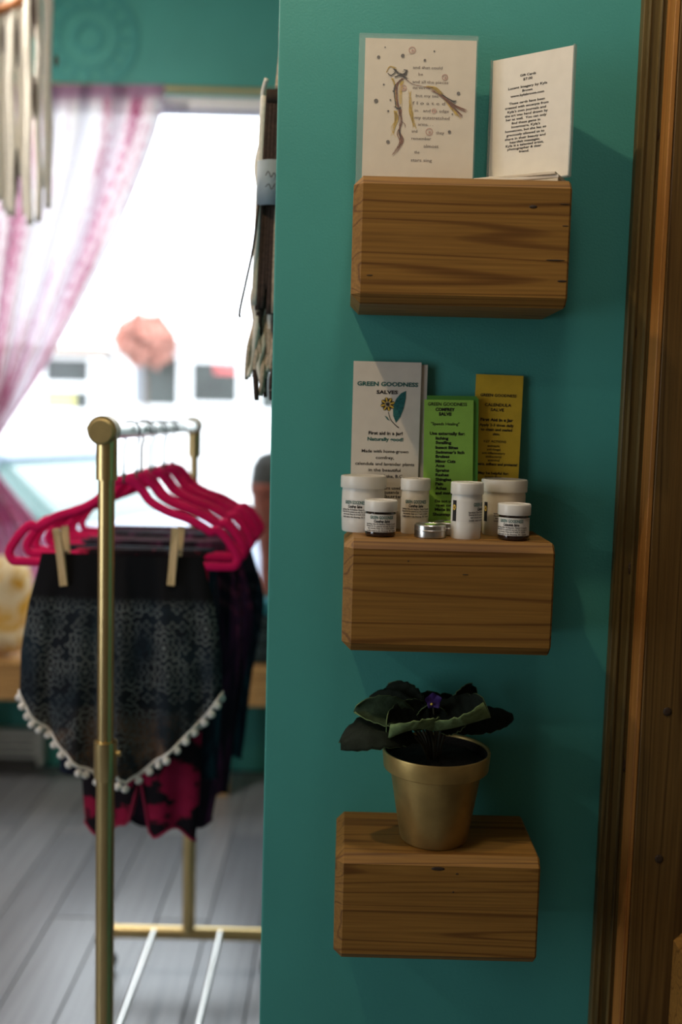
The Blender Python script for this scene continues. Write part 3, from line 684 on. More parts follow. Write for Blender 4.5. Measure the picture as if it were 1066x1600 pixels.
def tin(label, x, y):
    t = thing('salve_tin', label, 'tin', (x, y, ZM), group='round salve tins'); r = .0203
    new('body', lathe(B(), [(0, 0), (r - .0016, 0), (r - .0006, .001), (r - .0006, .009), (0, .009)], 44), 'tin', t, 'auto')
    l = new('lid', lathe(B(), [(0, .0085), (r - .0004, .0085), (r, .009), (r, .0098), (r - .0005, .0103), (r - .0005, .0155), (r - .0018, .0168), (r * .86, .0168), (r * .84, .0162), (0, .0162)], 44), 'tin', t, 'auto')
    bm = B(); grid(bm, 20, 1, lambda u, v: Vector((math.cos(u * 6.2832) * r * (.35 * v + .02), math.sin(u * 6.2832) * r * (.35 * v + .02), .0164)))
    new('sticker', bm, 'lime', l, 'keep')
    return t
tin('round flat tin at the front between the jars', .1122, -.099)
tin('round flat tin half hidden behind the tall calendula jar', .1395, -.0635)

# ------------------------------------------------------------------ potted violet
PX, PY = .1325, -.0775
t = thing('potted_violet', 'dark leaved violet in a golden pot on the lowest shelf', 'plant', (PX, PY, ZL))
pot = new('pot', lathe(B(), [(0, 0), (.041, 0), (.0435, .0015), (.0445, .004), (.0593, .092), (.0598, .0952), (.0672, .0954), (.0683, .0964), (.0703, .118), (.0697, .1198), (.068, .1198), (.0668, .1185), (.0664, .116)], 56), 'pot', t, 'auto')
new('pot_inner_wall', lathe(B(), [(.0664, .1162), (.0655, .0985), (.059, .094), (.057, .085), (0, .085)], 48), 'soil', t, True)  # inner wall of the pot, darker than the outside
bm = B()
def soil(u, v):
    r_ = .0642 * v; a = u * 6.28318; p = Vector((r_ * math.cos(a), r_ * math.sin(a), 0)); p.z = .106 + .004 * noise.noise(p * 90) + .003 * (1 - v); return p
grid(bm, 36, 9, soil, closed_u=True); new('soil', bm, 'soil', t, True)
def leaf(base, tip, nrm, width, mat='leaf', cup=.18, droop=.1, fold=0.):
    """a rounded leaf blade from base to tip (pixel + depth), with serrated edge, cupping and thickness"""
    b = at(*base) - Vector((PX, PY, ZL)); e = at(*tip) - Vector((PX, PY, ZL)); ax = e - b; L = ax.length; ax.normalize()
    n = Vector(nrm); n = (n - ax * n.dot(ax)).normalized(); s = ax.cross(n)
    def f(u, v):
        c = u * 2 - 1
        wv = width * .5 * (math.sin(math.pi * min(1, v * .93 + .06)) ** .48) * (1 + .05 * math.cos(v * 44) * abs(c))
        bend = droop * L * (v - v * v) * 4 - .12 * L * (v ** 3)
        z = cup * width * c * c + .018 * width * math.sin(v * 30) * (abs(c) > .5) - fold * width * max(0, c) ** 2 + .03 * width * (1 - abs(c)) * 0
        vein = -.02 * width * math.exp(-(c * 7) ** 2)
        return b + ax * (v * L) + s * (c * wv) + n * (bend + z + vein)
    bm = B(); grid(bm, 14, 18, f)
    o = new('leaf', bm, mat, t, 'keep'); o.data.polygons.foreach_set('use_smooth', [True] * len(o.data.polygons))
    if o.data.polygons[0].normal.dot(n) < 0: o.data.flip_normals()
    md = o.modifiers.new('thick', 'SOLIDIFY'); md.thickness = .0012; md.material_offset = 1; md.material_offset_rim = 1; o.data.materials.append(mats['leaf_under'])
    root = Vector((0, 0, .1)) + Vector((b.x * .25, b.y * .25, 0))
    new('leaf_stem', tube(B(), spline([root, root.lerp(b, .5) + Vector((0, 0, .006)), b + ax * L * .06], 5), .0019, 6), 'stem', t, True)
leaf((645, 1143, -.10), (534, 1150, -.125), (-.1, -.5, .85), .062, droop=.15, cup=-.1)
leaf((650, 1130, -.07), (574, 1090, -.04), (.1, -.8, .5), .05, droop=.12, cup=.1)
leaf((645, 1132, -.09), (556, 1108, -.1), (.3, -.75, .5), .04, 'leaf_pale', droop=.18, cup=.3)
leaf((655, 1125, -.06), (602, 1072, -.035), (.0, -.9, .3), .055, droop=.05, cup=.1)
leaf((676, 1140, -.105), (606, 1146, -.128), (0, -.15, 1), .056, droop=.1, cup=.42)
leaf((680, 1140, -.105), (762, 1110, -.118), (-.35, -.15, .95), .06, droop=-.05, cup=.42)
leaf((700, 1130, -.06), (802, 1107, -.045), (0, -.5, .85), .048, droop=-.02, cup=-.1)
leaf((695, 1122, -.05), (742, 1071, -.03), (.3, -.9, .2), .032, droop=.1, cup=.2)
leaf((668, 1132, -.055), (660, 1080, -.03), (0, -.85, .4), .06, droop=.1, cup=.1)
leaf((690, 1132, -.05), (712, 1088, -.025), (.1, -.85, .4), .05, droop=.1, cup=.1)
leaf((665, 1132, -.085), (622, 1106, -.08), (.1, -.8, .5), .04, droop=.12, cup=.25)
leaf((690, 1135, -.07), (735, 1108, -.08), (.1, -.7, .6), .045, droop=.1, cup=.3)
leaf((672, 1130, -.085), (676, 1100, -.09), (.1, -.9, .3), .04, droop=.1, cup=.2)
fc = at(677, 1094, -.1) - Vector((PX, PY, ZL))
for i in range(5):
    a = i * 1.2566 + .4; bm = B()
    grid(bm, 6, 5, lambda u, v: fc + Vector((math.cos(a) * v * .011 - math.sin(a) * (u - .5) * .0115 * math.sin(math.pi * (v * .8 + .15)), -.002 - .003 * v * v + .003 * (u - .5) ** 2, math.sin(a) * v * .011 + math.cos(a) * (u - .5) * .0115 * math.sin(math.pi * (v * .8 + .15)))))
    new('petal', bm, 'petal', t, True)
bm = B(); sphere(bm, fc + Vector((-.002, -.004, -.004)), .0018, 8, 6); new('stamen', bm, 'pollen', t, True)
new('flower_stem', tube(B(), spline([(0, 0, .1), fc * .5 + Vector((0, 0, .055)), fc], 6), .0014, 6), 'stem', t, True)

# ------------------------------------------------------------------ clothes rack
RX, NY, FY, RZ = -.367, .21, 1.13, 1.389
t = thing('clothes_rack', 'brass tube clothes rack with a pale top rail', 'rack', (RX, (NY + FY) / 2, FZ))
def W(x, y, z): return Vector((x - RX, y - (NY + FY) / 2, z - FZ))
CZn = at(165, 1158, NY).z
for y0, ru, rl in ((NY, .0128, .0148), (FY, .0105, .0165)):
    cz_ = CZn if y0 == NY else .80
    new('upper_tube', tube(B(), [W(RX, y0, cz_ - .05), W(RX, y0, RZ)], ru, 20), 'brass', t, 'auto')
    new('lower_tube', tube(B(), [W(RX, y0, .075), W(RX, y0, cz_ - .06)], rl, 20), 'brass', t, 'auto')
    col = new('collar', lathe(B(), [(ru, .0), (rl + .0035, 0), (rl + .0035, -.055), (rl + .001, -.063), (ru, -.063)], 24, Matrix.Translation(W(RX, y0, cz_))), 'brass', t, 'auto')
    new('collar_screw', tube(B(), [W(RX + rl, y0, cz_ - .02), W(RX + rl + .0095, y0, cz_ - .02)], .005, 10), 'brass_cap', col)
    new('top_socket', tube(B(), [W(RX, y0, RZ - .075), W(RX, y0, RZ)], .0165, 20), 'brass', t, 'auto')
    # elbow casting with round cap that faces along the rail
    sgn = -1 if y0 == NY else 1
    e = new('elbow', tube(B(), [W(RX - .004, y0 - .016, RZ + .002), W(RX - .004, y0 + .016, RZ + .002)], .0225, 28), 'brass_cap', t, 'auto')
    new('cap', lathe(B(), [(0, .007), (.017, .007), (.0205, .004), (.0205, 0), (0, 0)], 28, Matrix.Translation(W(RX - .004, y0 + sgn * .016, RZ)) @ Matrix.Rotation(R(90) * (1 if sgn < 0 else -1), 4, 'X')), 'brass_cap', e, 'auto')
    new('cap_nub', tube(B(), [W(RX - .024, y0, RZ + .004), W(RX - .03, y0, RZ + .004)], .005, 10), 'brass_cap', e)
    # base crossbar with couplings and casters
    new('crossbar', tube(B(), [W(RX - .215, y0, .078), W(RX + .215, y0, .078)], .0165, 18), 'brass', t, 'auto')
    for s in (-1, 1):
        new('end_cap', tube(B(), [W(RX + s * .19, y0, .078), W(RX + s * .235, y0, .078)], .0195, 18), 'brass', t, 'auto')
        c_ = new('caster', tube(B(), [W(RX + s * .212, y0 - .012, FZ + .025), W(RX + s * .212, y0 + .012, FZ + .025)], .025, 18), 'tyre', t, 'auto')
        new('caster_fork', box(B(), *sorted((RX + s * .212 - .008 - RX, RX + s * .212 + .008 - RX)), y0 - .016 - (NY + FY) / 2, y0 + .016 - (NY + FY) / 2, .03, .1, .003), 'brass_cap', c_)
new('top_rail', tube(B(), [W(RX, NY, RZ), W(RX, FY, RZ)], .0125, 20), 'chrome', t, 'auto')
for xx in (-.455, -.283):
    new('base_bar', tube(B(), [W(xx, NY, .085), W(xx, FY, .085)], .0075, 14), 'chrome', t, 'auto')

# hangers: one built, the others are copies of it and its parts
def smooth_loop():
    half = [(0, 748), (17, 752), (29, 765), (42, 781), (69, 796), (102, 807), (128, 821), (137, 826), (146, 823), (158, 832), (171, 849), (180, 866), (175, 879), (157, 881)]
    k = .42 / 379.
    r_ = [(a * k, 0, (881 - b) * k) for a, b in half]
    l_ = [(-x, 0, z) for x, _, z in r_[::-1] if x > 0]
    return spline(r_ + [(.08, 0, 0), (0, 0, 0), (-.08, 0, 0)] + l_, 5, True)
HP = [0.38, .485, .522, .62, .657, .75, .787, .87]
HZ = 1.156
hl = ['nearest magenta velvet hanger, with two wooden clothespins', 'second magenta velvet hanger behind the nearest', 'third magenta velvet hanger from the front', 'fourth magenta velvet hanger, middle of the rail', 'fifth magenta velvet hanger from the front', 'sixth magenta velvet hanger from the front', 'second farthest magenta velvet hanger on the rail', 'farthest magenta velvet hanger, next to the back pole']
h0 = thing('velvet_hanger', hl[0], 'hanger', (RX - .010, HP[0], HZ), group='magenta velvet hangers on the rack')
new('hanger_frame', tube(B(), smooth_loop(), .008, 10, True, .5, (0, 1, 0)), 'magenta', h0, True)
hk = [(0, 0, .148), (0, 0, .2), (.004, 0, .215)] + [(.010 + .0168 * math.cos(a), 0, RZ - HZ - .0012 + .0168 * math.sin(a)) for a in [R(q) for q in range(200, -40, -20)]]
new('hook', tube(B(), spline(hk, 3), .002, 6), 'wire', h0, True)
new('hook_collar', tube(B(), [(0, 0, .142), (0, 0, .158)], .0045, 10), 'wire', h0, True)
hangers = [h0]
for i in range(1, 8):
    h = h0.copy(); C.objects.link(h); h['label'] = hl[i]
    h.location = (RX - .010 + (.0, .012, -.004, .01, .006, .0, .014)[i - 1], HP[i], HZ); h.rotation_euler = (0, 0, R((2, -1.5, 2, -1, 2, -2, 1)[i - 1]))
    h.location.x = RX - .010 * math.cos(h.rotation_euler.z)
    for ch in list(h0.children):
        c_ = ch.copy(); C.objects.link(c_); c_.parent = h
    hangers.append(h)

# pompom shorts on the nearest hanger
SX, SY = RX - .010, HP[0] - .004
t = thing('shorts', 'navy rosette print shorts edged with white pompoms', 'shorts', (SX - .002, SY, HZ))
k17 = .42 / 379.
def pxs(px): return (px - 191) * k17
def hem(c):   # hem drop for c in -1..1 across the front
    a = abs(c)
    return [(0., .345), (.08, .378), (.2, .37), (.55, .318), (.85, .265), (1., .225)], a
def lerp_tab(tab, a):
    for (x0_, y0_), (x1_, y1_) in zip(tab, tab[1:]):
        if a <= x1_: return y0_ + (y1_ - y0_) * (a - x0_) / (x1_ - x0_)
    return tab[-1][1]
WT = [(0, .14), (.12, .147), (.35, .162), (.7, .176), (1., .178)]
def shorts_pt(u, v, grow=0.):
    a = u * 2 * math.pi; c = math.cos(a); s = math.sin(a)
    tab, ac = hem(c); hz = lerp_tab(tab, ac) - (.0 if c < 0 else .006)
    wd = lerp_tab(WT, v) + grow; dep = .0065 + .026 * min(1, v * 1.6)
    fold = .016 * v * math.sin(c * 13 + 1.0) + .007 * v * math.sin(c * 29)
    crease = -.018 * v * math.exp(-(c / .09) ** 2)
    y = -s * (dep + grow * .5) * (1. if s else 1.) - (fold + crease * (1 if s > 0 else -1) * -1) * (abs(s) ** .5) * (1 if s > 0 else -1) * .8
    return Vector((c * wd, y, -hz * v - .004 + .02 * (1 - v)))
bm = B(); grid(bm, 120, 40, shorts_pt, closed_u=True); new('cloth', bm, 'print', t, True)
ring = [shorts_pt(i / 120, 1.0) for i in range(120)]
new('trim_braid', tube(B(), ring, .0032, 6, True), 'pompom', t, True)
bm = B(); bmesh.ops.create_icosphere(bm, subdivisions=2, radius=.0072)
for v in bm.verts: v.co *= 1 + .12 * noise.noise(v.co * 500)
pom = new('pompom', bm, 'pompom', t, True); pmesh = pom.data
acc = 0; last = ring[0]; n = 0
for i in range(1, 121):
    p = ring[i % 120]; acc += (p - last).length; last = p
    if acc > .0165:
        acc = 0; q = p + Vector((0, -.002 if p.y < 0 else .002, -.0105))
        if n == 0: pom.location = q
        else: share('pompom', pmesh, t, q, (n, n * 2, 0))
        n += 1
# clothespins
def clothespin(label, x, zc, tilt):
    t = thing('clothespin', label, 'clothespin', (x, SY, HZ + zc), (0, tilt, 0), 'wooden clothespins on the nearest hanger')
    for s in (-1, 1):
        bm = B(); L = .046
        pts = [(-.0065, -.05), (.0065, -.05), (.0068, .0), (.0062, .05), (-.0062, .05), (-.0068, 0)]
        vs0 = [bm.verts.new((a + (.0 if s < 0 else .004 + .02 * max(0, z)), s * (.0078 + max(0, z) * .13 + (.0 if z > -.03 else .004)), z)) for a, z in pts]
        f0 = bm.faces.new(vs0); r_ = bmesh.ops.extrude_face_region(bm, geom=[f0])
        bmesh.ops.translate(bm, vec=(0, s * .0055, 0), verts=[v for v in r_['geom'] if isinstance(v, bmesh.types.BMVert)])
        new('peg_half', bm, 'peg', t)
    new('spring', tube(B(), [(.0085 * (-1 if i % 2 else 1) , -.018 + .036 * (i / 6), .004 + .002 * (i % 3)) for i in range(7)], .0013, 6), 'wire', t)
    return t
clothespin('left wooden clothespin gripping the pompom shorts', SX + pxs(96), .012, R(-7))
clothespin('right wooden clothespin gripping the pompom shorts', SX + pxs(272), .018, R(4))

# garments on the other hangers, folded over the hanger bars
def garment(name, label, cat, i, wt, wb, drop, mat, dx=0., wav=.006, seed=0., hemmat=None, slant=0., legs=False):
    t = thing(name, label, cat, (hangers[i].location.x + dx, HP[i], hangers[i].location.z), (0, 0, hangers[i].rotation_euler.z), 'clothes hanging on the brass rack')
    def f(u, v):
        a = u * 2 * math.pi; c = math.cos(a); s = math.sin(a)
        wm = max(wt, wb) + .028 * (i > 2); q_ = min(1, v / .3); q_ = q_ * q_ * (3 - 2 * q_)
        wd = (wt + (wm - wt) * q_) if v < .3 else wm + (wb - wm) * ((v - .3) / .7) ** 1.3; dep = .0095 + .006 * min(1, v * 4)
        zz = .0125 - (drop + slant * c + .012 * math.sin(c * 7 + seed)) * v
        y = -s * dep + wav * .7 * v * math.sin(c * 11 + seed)
        x_ = c * wd * (1 + .02 * math.sin(v * 9 + seed))
        if legs and v > .45: zz += .1 * (v - .45) * math.exp(-(c / .12) ** 2) * 2
        return Vector((x_, y, zz))
    bm = B(); V = grid(bm, 72, 26, f, closed_u=True); n_ = 72
    for k_ in range(36):   # close over the bar
        a_, b_, c_, d_ = V[0][k_], V[0][k_ + 1], V[0][(n_ - k_ - 1) % n_], V[0][(n_ - k_) % n_]
        vs_ = []
        for q in (a_, b_, c_, d_):
            if q not in vs_: vs_.append(q)
        if len(vs_) > 2:
            try: bm.faces.new(vs_)
            except ValueError: pass
    new('cloth', bm, mat, t, True)
    new('hem_edge', tube(B(), [f(k_ / 72, 1.) for k_ in range(72)], .0028, 6, True), hemmat or mat, t, True)
    return t
mats['crimson'] = M('crimson_edging', (.4, .01, .06), .8)
garment('shorts', 'crimson and black patterned shorts behind the pompom shorts', 'shorts', 1, .12, .105, .535, 'redblack', .012, .007, .4, 'crimson', .008, True)
garment('skirt', 'midnight blue skirt behind the crimson shorts', 'skirt', 2, .14, .155, .43, 'midnight', .0, .006, 1.4)
garment('trousers', 'plum and black tie dye trousers, third garment back', 'trousers', 3, .145, .12, .57, 'plum', .012, .008, 2.2)
garment('skirt', 'wine striped knit skirt in the middle of the rack', 'skirt', 4, .145, .13, .50, 'wine', .012, .006, 3.1)
garment('trousers', 'black and plum trousers with pale streaks, reaching far right', 'trousers', 5, .15, .13, .575, 'plum', .014, .008, 4.4)
garment('skirt', 'dark midnight tie dye skirt near the back pole', 'skirt', 6, .165, .15, .5, 'midnight', .02, .006, 5.2)
garment('skirt', 'wine knit skirt farthest back on the rack', 'skirt', 7, .15, .15, .40, 'wine', .012, .006, 6.2)

# ------------------------------------------------------------------ far wall furniture
bm = B(); R_ = .32
t = thing('bench', 'pine window bench with a deep front board', 'bench', (-1.0, 2.46, FZ))
new('seat_board', box(B(), -1.5, 1.15, -.16, .155, .475, .512, .004), 'pine', t)
new('front_board', box(B(), -1.5, 1.15, -.16, -.13, .365, .474, .004), 'pine', t)
for xx in (-1.42, -.45, .57, 1.1):
    new('leg', box(B(), xx - .03, xx + .03, -.145, -.085, 0, .474 if False else .47, .004), 'pine', t) if False else new('leg', box(B(), xx - .028, xx + .028, -.125, -.07, .0, .474, .004), 'pine', t)
t = thing('cushion', 'ochre and cream patterned cushion on the bench', 'cushion', (-1.37, 2.385, .486), (0, 0, R(3)))
def cush(u, v):
    a = u * 2 * math.pi; b = (v - .5) * math.pi
    ca, sa, cb, sb = math.cos(a), math.sin(a), math.cos(b), math.sin(b)
    sg = lambda q, e: math.copysign(abs(q) ** e, q)
    return Vector((.205 * sg(ca, .45) * sg(cb, .35), .075 * sb * (1 - .55 * max(abs(ca), abs(sa)) ** 8 * cb), .19 + .19 * sg(sa, .45) * sg(cb, .35)))
bm = B(); grid(bm, 40, 20, cush, closed_u=True); bmesh.ops.remove_doubles(bm, verts=bm.verts[:], dist=1e-5); new('cover', bm, 'cushion', t, True)
new('piping', tube(B(), [cush(i / 40, .5) * 1.0 for i in range(40)], .004, 6, True), 'cushion', t, True)
# folded textiles on the bench, half hidden by the hanging clothes
for i, (m_, h_, w_, lab) in enumerate((('fold_a', .07, .17, 'lowest black folded cloth on the bench beside the partition'), ('fold_a', .06, .165, 'second black teal folded cloth in the bench stack'), ('fold_a', .055, .16, 'third dark folded cloth in the bench stack'), ('fold_b', .06, .15, 'peacock blue folded cloth topping the bench stack'))):
    z0 = .483 + sum((.07, .06, .055, .06)[:i]) + .0008 * i
    o = new('folded_cloth', box(B(), -w_, w_, -.12, .12, 0, h_ - .001, .02, 4), m_, None, True, (-.22 + .01 * (i % 2), 2.47, z0)); tag(o, lab, 'cloth', 'folded textiles stacked on the bench')
o = B(); t = thing('hat', 'dark felt hat on a stand at the window, beside the partition', 'hat', (-.255, 2.48, .7305))
new('stand_base', lathe(B(), [(0, 0), (.07, 0), (.07, .015), (0, .015)], 24), 'bark', t)
new('head_form', lathe(B(), [(.05, .016), (.055, .15), (.07, .25), (.088, .33), (.093, .395)], 24), 'hat_band', t, True)
new('crown', lathe(B(), [(.095, .40), (.098, .44), (.09, .5), (.065, .54), (.03, .553), (0, .556)], 28), 'hat', t, True)
new('band', lathe(B(), [(.0965, .39), (.1, .395), (.1005, .43), (.0975, .435)], 28), 'hat_band', t, True)
# baseboard heater
t = thing('baseboard_heater', 'long grey baseboard heater under the window bench', 'heater', (-1.75, 2.585, FZ))
new('cover', box(B(), -.8, .55, -.032, .03, .05, .165, .006), 'heater', t); new('end_cap', box(B(), .551, .575, -.034, .03, .02, .17, .004), 'heater', t)
for i in range(3):
    new('louver', box(B(), -.79, .54, -.04, -.0325, .07 + .03 * i, .078 + .03 * i, .002), 'heater_dark', t)
new('foot_slot', box(B(), -.79, .54, -.02, .03, .0, .0495), 'heater_dark', t)
# mandala decoration above the window
t = thing('wall_mandala', 'faint round mandala on the teal wall above the window', 'wall decoration', tuple(at(138, 58, YF - .004)))
rr = .195
for r0_, r1_ in ((rr, rr - .028), (rr * .62, rr * .55), (rr * .3, rr * .2)):
    bm = B(); lathe(bm, [(r0_, 0), (r0_, .003), (r1_, .003), (r1_, 0), (r0_, 0)], 48, Matrix.Rotation(R(90), 4, 'X')); new('ring', bm, 'teal_dark', t, 'auto')
bm = B(); bmesh.ops.create_cone(bm, cap_ends=True, segments=10, radius1=.016, radius2=.016, depth=.003, matrix=Matrix.Rotation(R(90), 4, 'X') @ Matrix.Diagonal((1.3, .8, 1, 1)))
o = new('petal', bm, 'teal_dark', t); pmm = o.data; bpy.data.objects.remove(o)
for i in range(16):
    a = i * math.pi / 8; share('petal', pmm, t, (rr * .73 * math.cos(a), 0, rr * .73 * math.sin(a)), (0, -a, 0))

# curtain rod and sheer curtain pulled to the left
t = thing('curtain_rod', 'thin gold curtain rod above the window', 'curtain rod', (-1.0, 2.603, at(330, 140, 2.603).z))
new('rod', tube(B(), [(-1.2, 0, 0), (1.2, 0, 0)], .009, 14), 'rod', t, True)
for xx in (-1.15, 1.1): new('bracket', box(B(), xx - .01, xx + .01, 0, .016, -.012, .012, .002), 'rod', t)
for xx in (-1.21, 1.21):
    bm = B(); sphere(bm, (xx, 0, 0), .018); new('finial', bm, 'rod', t, True)
CY = 2.53
edge = [(258, 132), (250, 190), (226, 262), (192, 345), (152, 430), (108, 512), (60, 592), (14, 662), (-12, 710), (-2, 740), (28, 778), (62, 822), (84, 880), (92, 950)]
left = [(-330, 132), (-320, 262), (-300, 345), (-270, 430), (-230, 520), (-170, 610), (-110, 670), (-80, 710), (-90, 740), (-130, 780), (-180, 822), (-220, 880), (-230, 950)]
E_ = spline([(a, b, 0) for a, b in edge], 8); Lf = spline([(a, b, 0) for a, b in left], 8)
def tab(L_, v):
    x_ = v * (len(L_) - 1); i = min(int(x_), len(L_) - 2); return L_[i].lerp(L_[i + 1], x_ - i)
def curt(u, v):
    a = tab(Lf, v); b = tab(E_, v); px = a.x + (b.x - a.x) * u; py = a.y + (b.y - a.y) * u + 14 * math.sin(u * 3.1416) * v
    width = (b.x - a.x) / 600
    y = CY - .02 + (.022 + .02 * width) * math.sin(u * 62 + 2 * math.sin(u * 9)) * (1 if v > .02 else .6) + .012 * math.sin(u * 23 + v * 3)
    return at(px, py, y)
bm = B(); grid(bm, 220, 60, curt, uv=True)
o = new('curtain', bm, 'curtain', None, True); tag(o, 'sheer white curtain with pink tie dye, pulled to the left', 'curtain')

# ------------------------------------------------------------------ hangings
MY = 1.25
mc = at(36, 0, MY)
t = thing('macrame_hanging', 'cream corded macrame hanging with dark feathers, upper left corner', 'macrame', (mc.x, MY, mc.z))
new('ring', tube(B(), [(.13 * math.cos(a) - .09, 0, .13 * math.sin(a) + .10) for a in [i * .1309 for i in range(48)]], .011, 10, True), 'ringwood', t, True)
new('hanging_loop', tube(B(), [(-.09, 0, .23), (-.09, 0, CZ - mc.z)], .004, 6), 'cord', t)
rnd = random.Random(3)
for i in range(16):
    px = -40 + i * 8.4 + rnd.uniform(-1.5, 1.5); L = rnd.uniform(.42, .56)
    if px > 84 or i == 11: continue
    p = at(px, 0, MY) - mc; x_ = p.x; y_ = rnd.uniform(-.02, .02)
    pts = [(x_ * .98, y_ * .4, .16)] + [(x_ + .003 * math.sin(q * 2 + i), y_, -q * L / 5) for q in range(6)]
    new('cord', tube(B(), spline(pts, 4), .0088, 7), 'cord', t, True)
for px, py, h_, wd in ((52, 20, 75, 10), (53, 152, 62, 8), (26, 65, 70, 7), (26, 270, 70, 7), (88, 95, 16, 7), (3, 60, 40, 5)):
    p = at(px, py, MY - .03) - mc; hh = h_ * .0017; ww = wd * .0017 / 2; p.y = -.03
    bm = B(); grid(bm, 6, 10, lambda u, v: p + Vector(((u - .5) * 2 * ww * math.sin(math.pi * (.1 + .85 * v)) ** .7 + .01 * v * v * ww, .004 * math.cos((u - .5) * 3), hh * (.5 - v))))
    o = new('feather', bm, 'feather', t, True); o.modifiers.new('thick', 'SOLIDIFY').thickness = .001

YY = .185
yc = at(430, 152, YY)
t = thing('yarn_hanging', 'brown and oatmeal yarn hanging with a grey paper tag, behind the partition edge', 'wall hanging', (yc.x, YY, yc.z))
new('dowel', tube(B(), [(-.012, 0, 0), (.30, 0, 0)], .0115, 16), 'feather', t, 'auto')
new('hanging_string', tube(B(), spline([(.004, 0, .012), (.008, 0, .06), (.018, 0, .18), (.1, -.02, .5)], 5), .0045, 7), 'tan_yarn', t, True)
new('end_loop', tube(B(), spline([(-.012, -.012, .022), (-.018, 0, .0), (-.008, .0, -.03), (-.018, 0, -.06), (-.026, 0, -.1), (-.018, 0, -.14), (-.008, 0, -.1), (-.012, 0, -.05)], 5), .0035, 7), 'cord', t, True)
tg = at(401, 248, YY - .03) - yc; tg2 = at(440, 320, YY - .03) - yc
bm = B(); grid(bm, 10, 1, lambda u, v: Vector((tg.x + u * .045, -.03 + .012 * (u - .5) ** 2 * 4, tg.z + (tg2.z - tg.z) * v)))
tgo = new('paper_tag', bm, 'tag', t, True); tgo.modifiers.new('thick', 'SOLIDIFY').thickness = .0008
bm = B()
for dz, pts in ((0, [(0, 0), (.004, .006), (.008, -.002), (.012, .004), (.016, -.003)]), (-.016, [(0, 0), (.005, .004), (.009, -.003), (.014, .005)])):
    stroke(bm, [(tg.x + .014 + a, (tg.z + tg2.z) / 2 + .008 + dz + b) for a, b in pts], [.0012, .0012], flat(-.0335))
new('pen_scribble', bm, 'ink', tgo, 'keep')
rnd = random.Random(5)
for i in range(16):
    x_ = -.016 + i * .0056; m_ = 'brown_yarn' if i else 'cord'
    if i % 6 == 5: m_ = 'tan_yarn'
    L = .30 + rnd.uniform(-.02, .02)
    new('yarn_strand', tube(B(), spline([(x_, 0, 0), (x_ - .003, -.006, -.1), (x_ - .006 + rnd.uniform(-.002, .002), -.01, -.2), (x_ - .008, -.008, -L)], 4), [.0056] * 13, 7), m_, t, True)
for i in range(30):
    x_ = -.028 + i * .0032; z0 = -.22 - rnd.uniform(0, .05)
    pts = [(x_ + .006, .004, z0)] + [(x_ + .006 - .010 * q / 6 + rnd.uniform(-.004, .004), .004 + rnd.uniform(-.006, .006), z0 - .18 * q / 6 + rnd.uniform(-.004, .004)) for q in range(1, 7)]
    new('fringe_lock', tube(B(), spline(pts, 3), [.0075 * (1 - .5 * (q / 18)) for q in range(19)], 6), ('tan_yarn', 'cord', 'tan_yarn', 'brown_yarn')[i % 4], t, True)
new('loose_cord', tube(B(), spline([(-.02, -.02, -.16), (-.026, -.022, -.22), (-.036, -.02, -.27), (-.045, -.02, -.315), (-.044, -.02, -.325)], 5), .0022, 6), 'feather', t, True)

# ------------------------------------------------------------------ street outside
GZ = -.35
struct(new('ground', box(B(), -25, 12, 2.9, 40, GZ - .1, GZ), 'asphalt'), 'pale street outside the window')
BY = 18.7
def bld(name, label, x0, x1, z1, wins, signs=(), roof=True):
    t = thing(name, label, 'building', ((x0 + x1) / 2, BY, GZ)); ox = (x0 + x1) / 2
    new('wall', box(B(), x0 - ox, x1 - ox, 0, 5, 0, z1 - GZ), 'facade', t)
    if roof: new('roof', box(B(), x0 - ox - .06, x1 - ox + .06, -.35, 5.1, z1 - GZ + .001, z1 - GZ + .12, .02), 'facade' if name == 'shop_building' else 'roof', t)
    for a, b, c_, d, extra in wins:
        p, q = at(a, c_, BY), at(b, d, BY)
        wn = new('window', box(B(), p.x - ox, q.x - ox, -.02, .05, q.z - GZ, p.z - GZ), 'outside_glass', t)
        fr = B()
        for (e0, e1, e2, e3) in ((p.x - .08, q.x + .08, p.z, p.z + .08), (p.x - .08, q.x + .08, q.z - .08, q.z), (p.x - .08, p.x, q.z, p.z), (q.x, q.x + .08, q.z, p.z)):
            box(fr, e0 - ox, e1 - ox, -.06, .0, e2 - GZ, e3 - GZ)
        new('window_frame', fr, 'facade', wn)
        for (m_, s0, s1, s2, s3) in extra:
            p2, q2 = at(s0, s2, BY), at(s1, s3, BY); new('window_sign', box(B(), p2.x - ox, q2.x - ox, -.05, -.021, q2.z - GZ, p2.z - GZ, .01), m_, wn)
    return t
bld('shop_building', 'white shop front with dark windows across the street', at(178, 600, BY).x, at(560, 600, BY).x, at(330, 541, BY).z,
    [(210, 278, 556, 634, [('blind', 209, 226, 556, 634)]), (301, 371, 566, 630, [('sign_r', 335, 372, 566, 585)]), (408, 440, 575, 640, [])])
bld('house', 'low white house with brown roof across the street, behind the curtain', at(-120, 600, BY).x, at(165, 600, BY).x, at(110, 552, BY).z,
    [(72, 140, 560, 640, [('facade', 72, 140, 596, 612), ('sign_y', 74, 118, 614, 638)]), (-60, 20, 560, 640, [])])
t = thing('tree', 'small red leaved tree in front of the white shop', 'tree', (at(226, 560, 17.3).x, 17.3, GZ))
new('trunk', tube(B(), [(0, 0, 0), (.03, 0, 1.6), (0, 0, 3.)], [.05, .04, .03], 8), 'bark', t, True)
rnd = random.Random(11); bm = B()
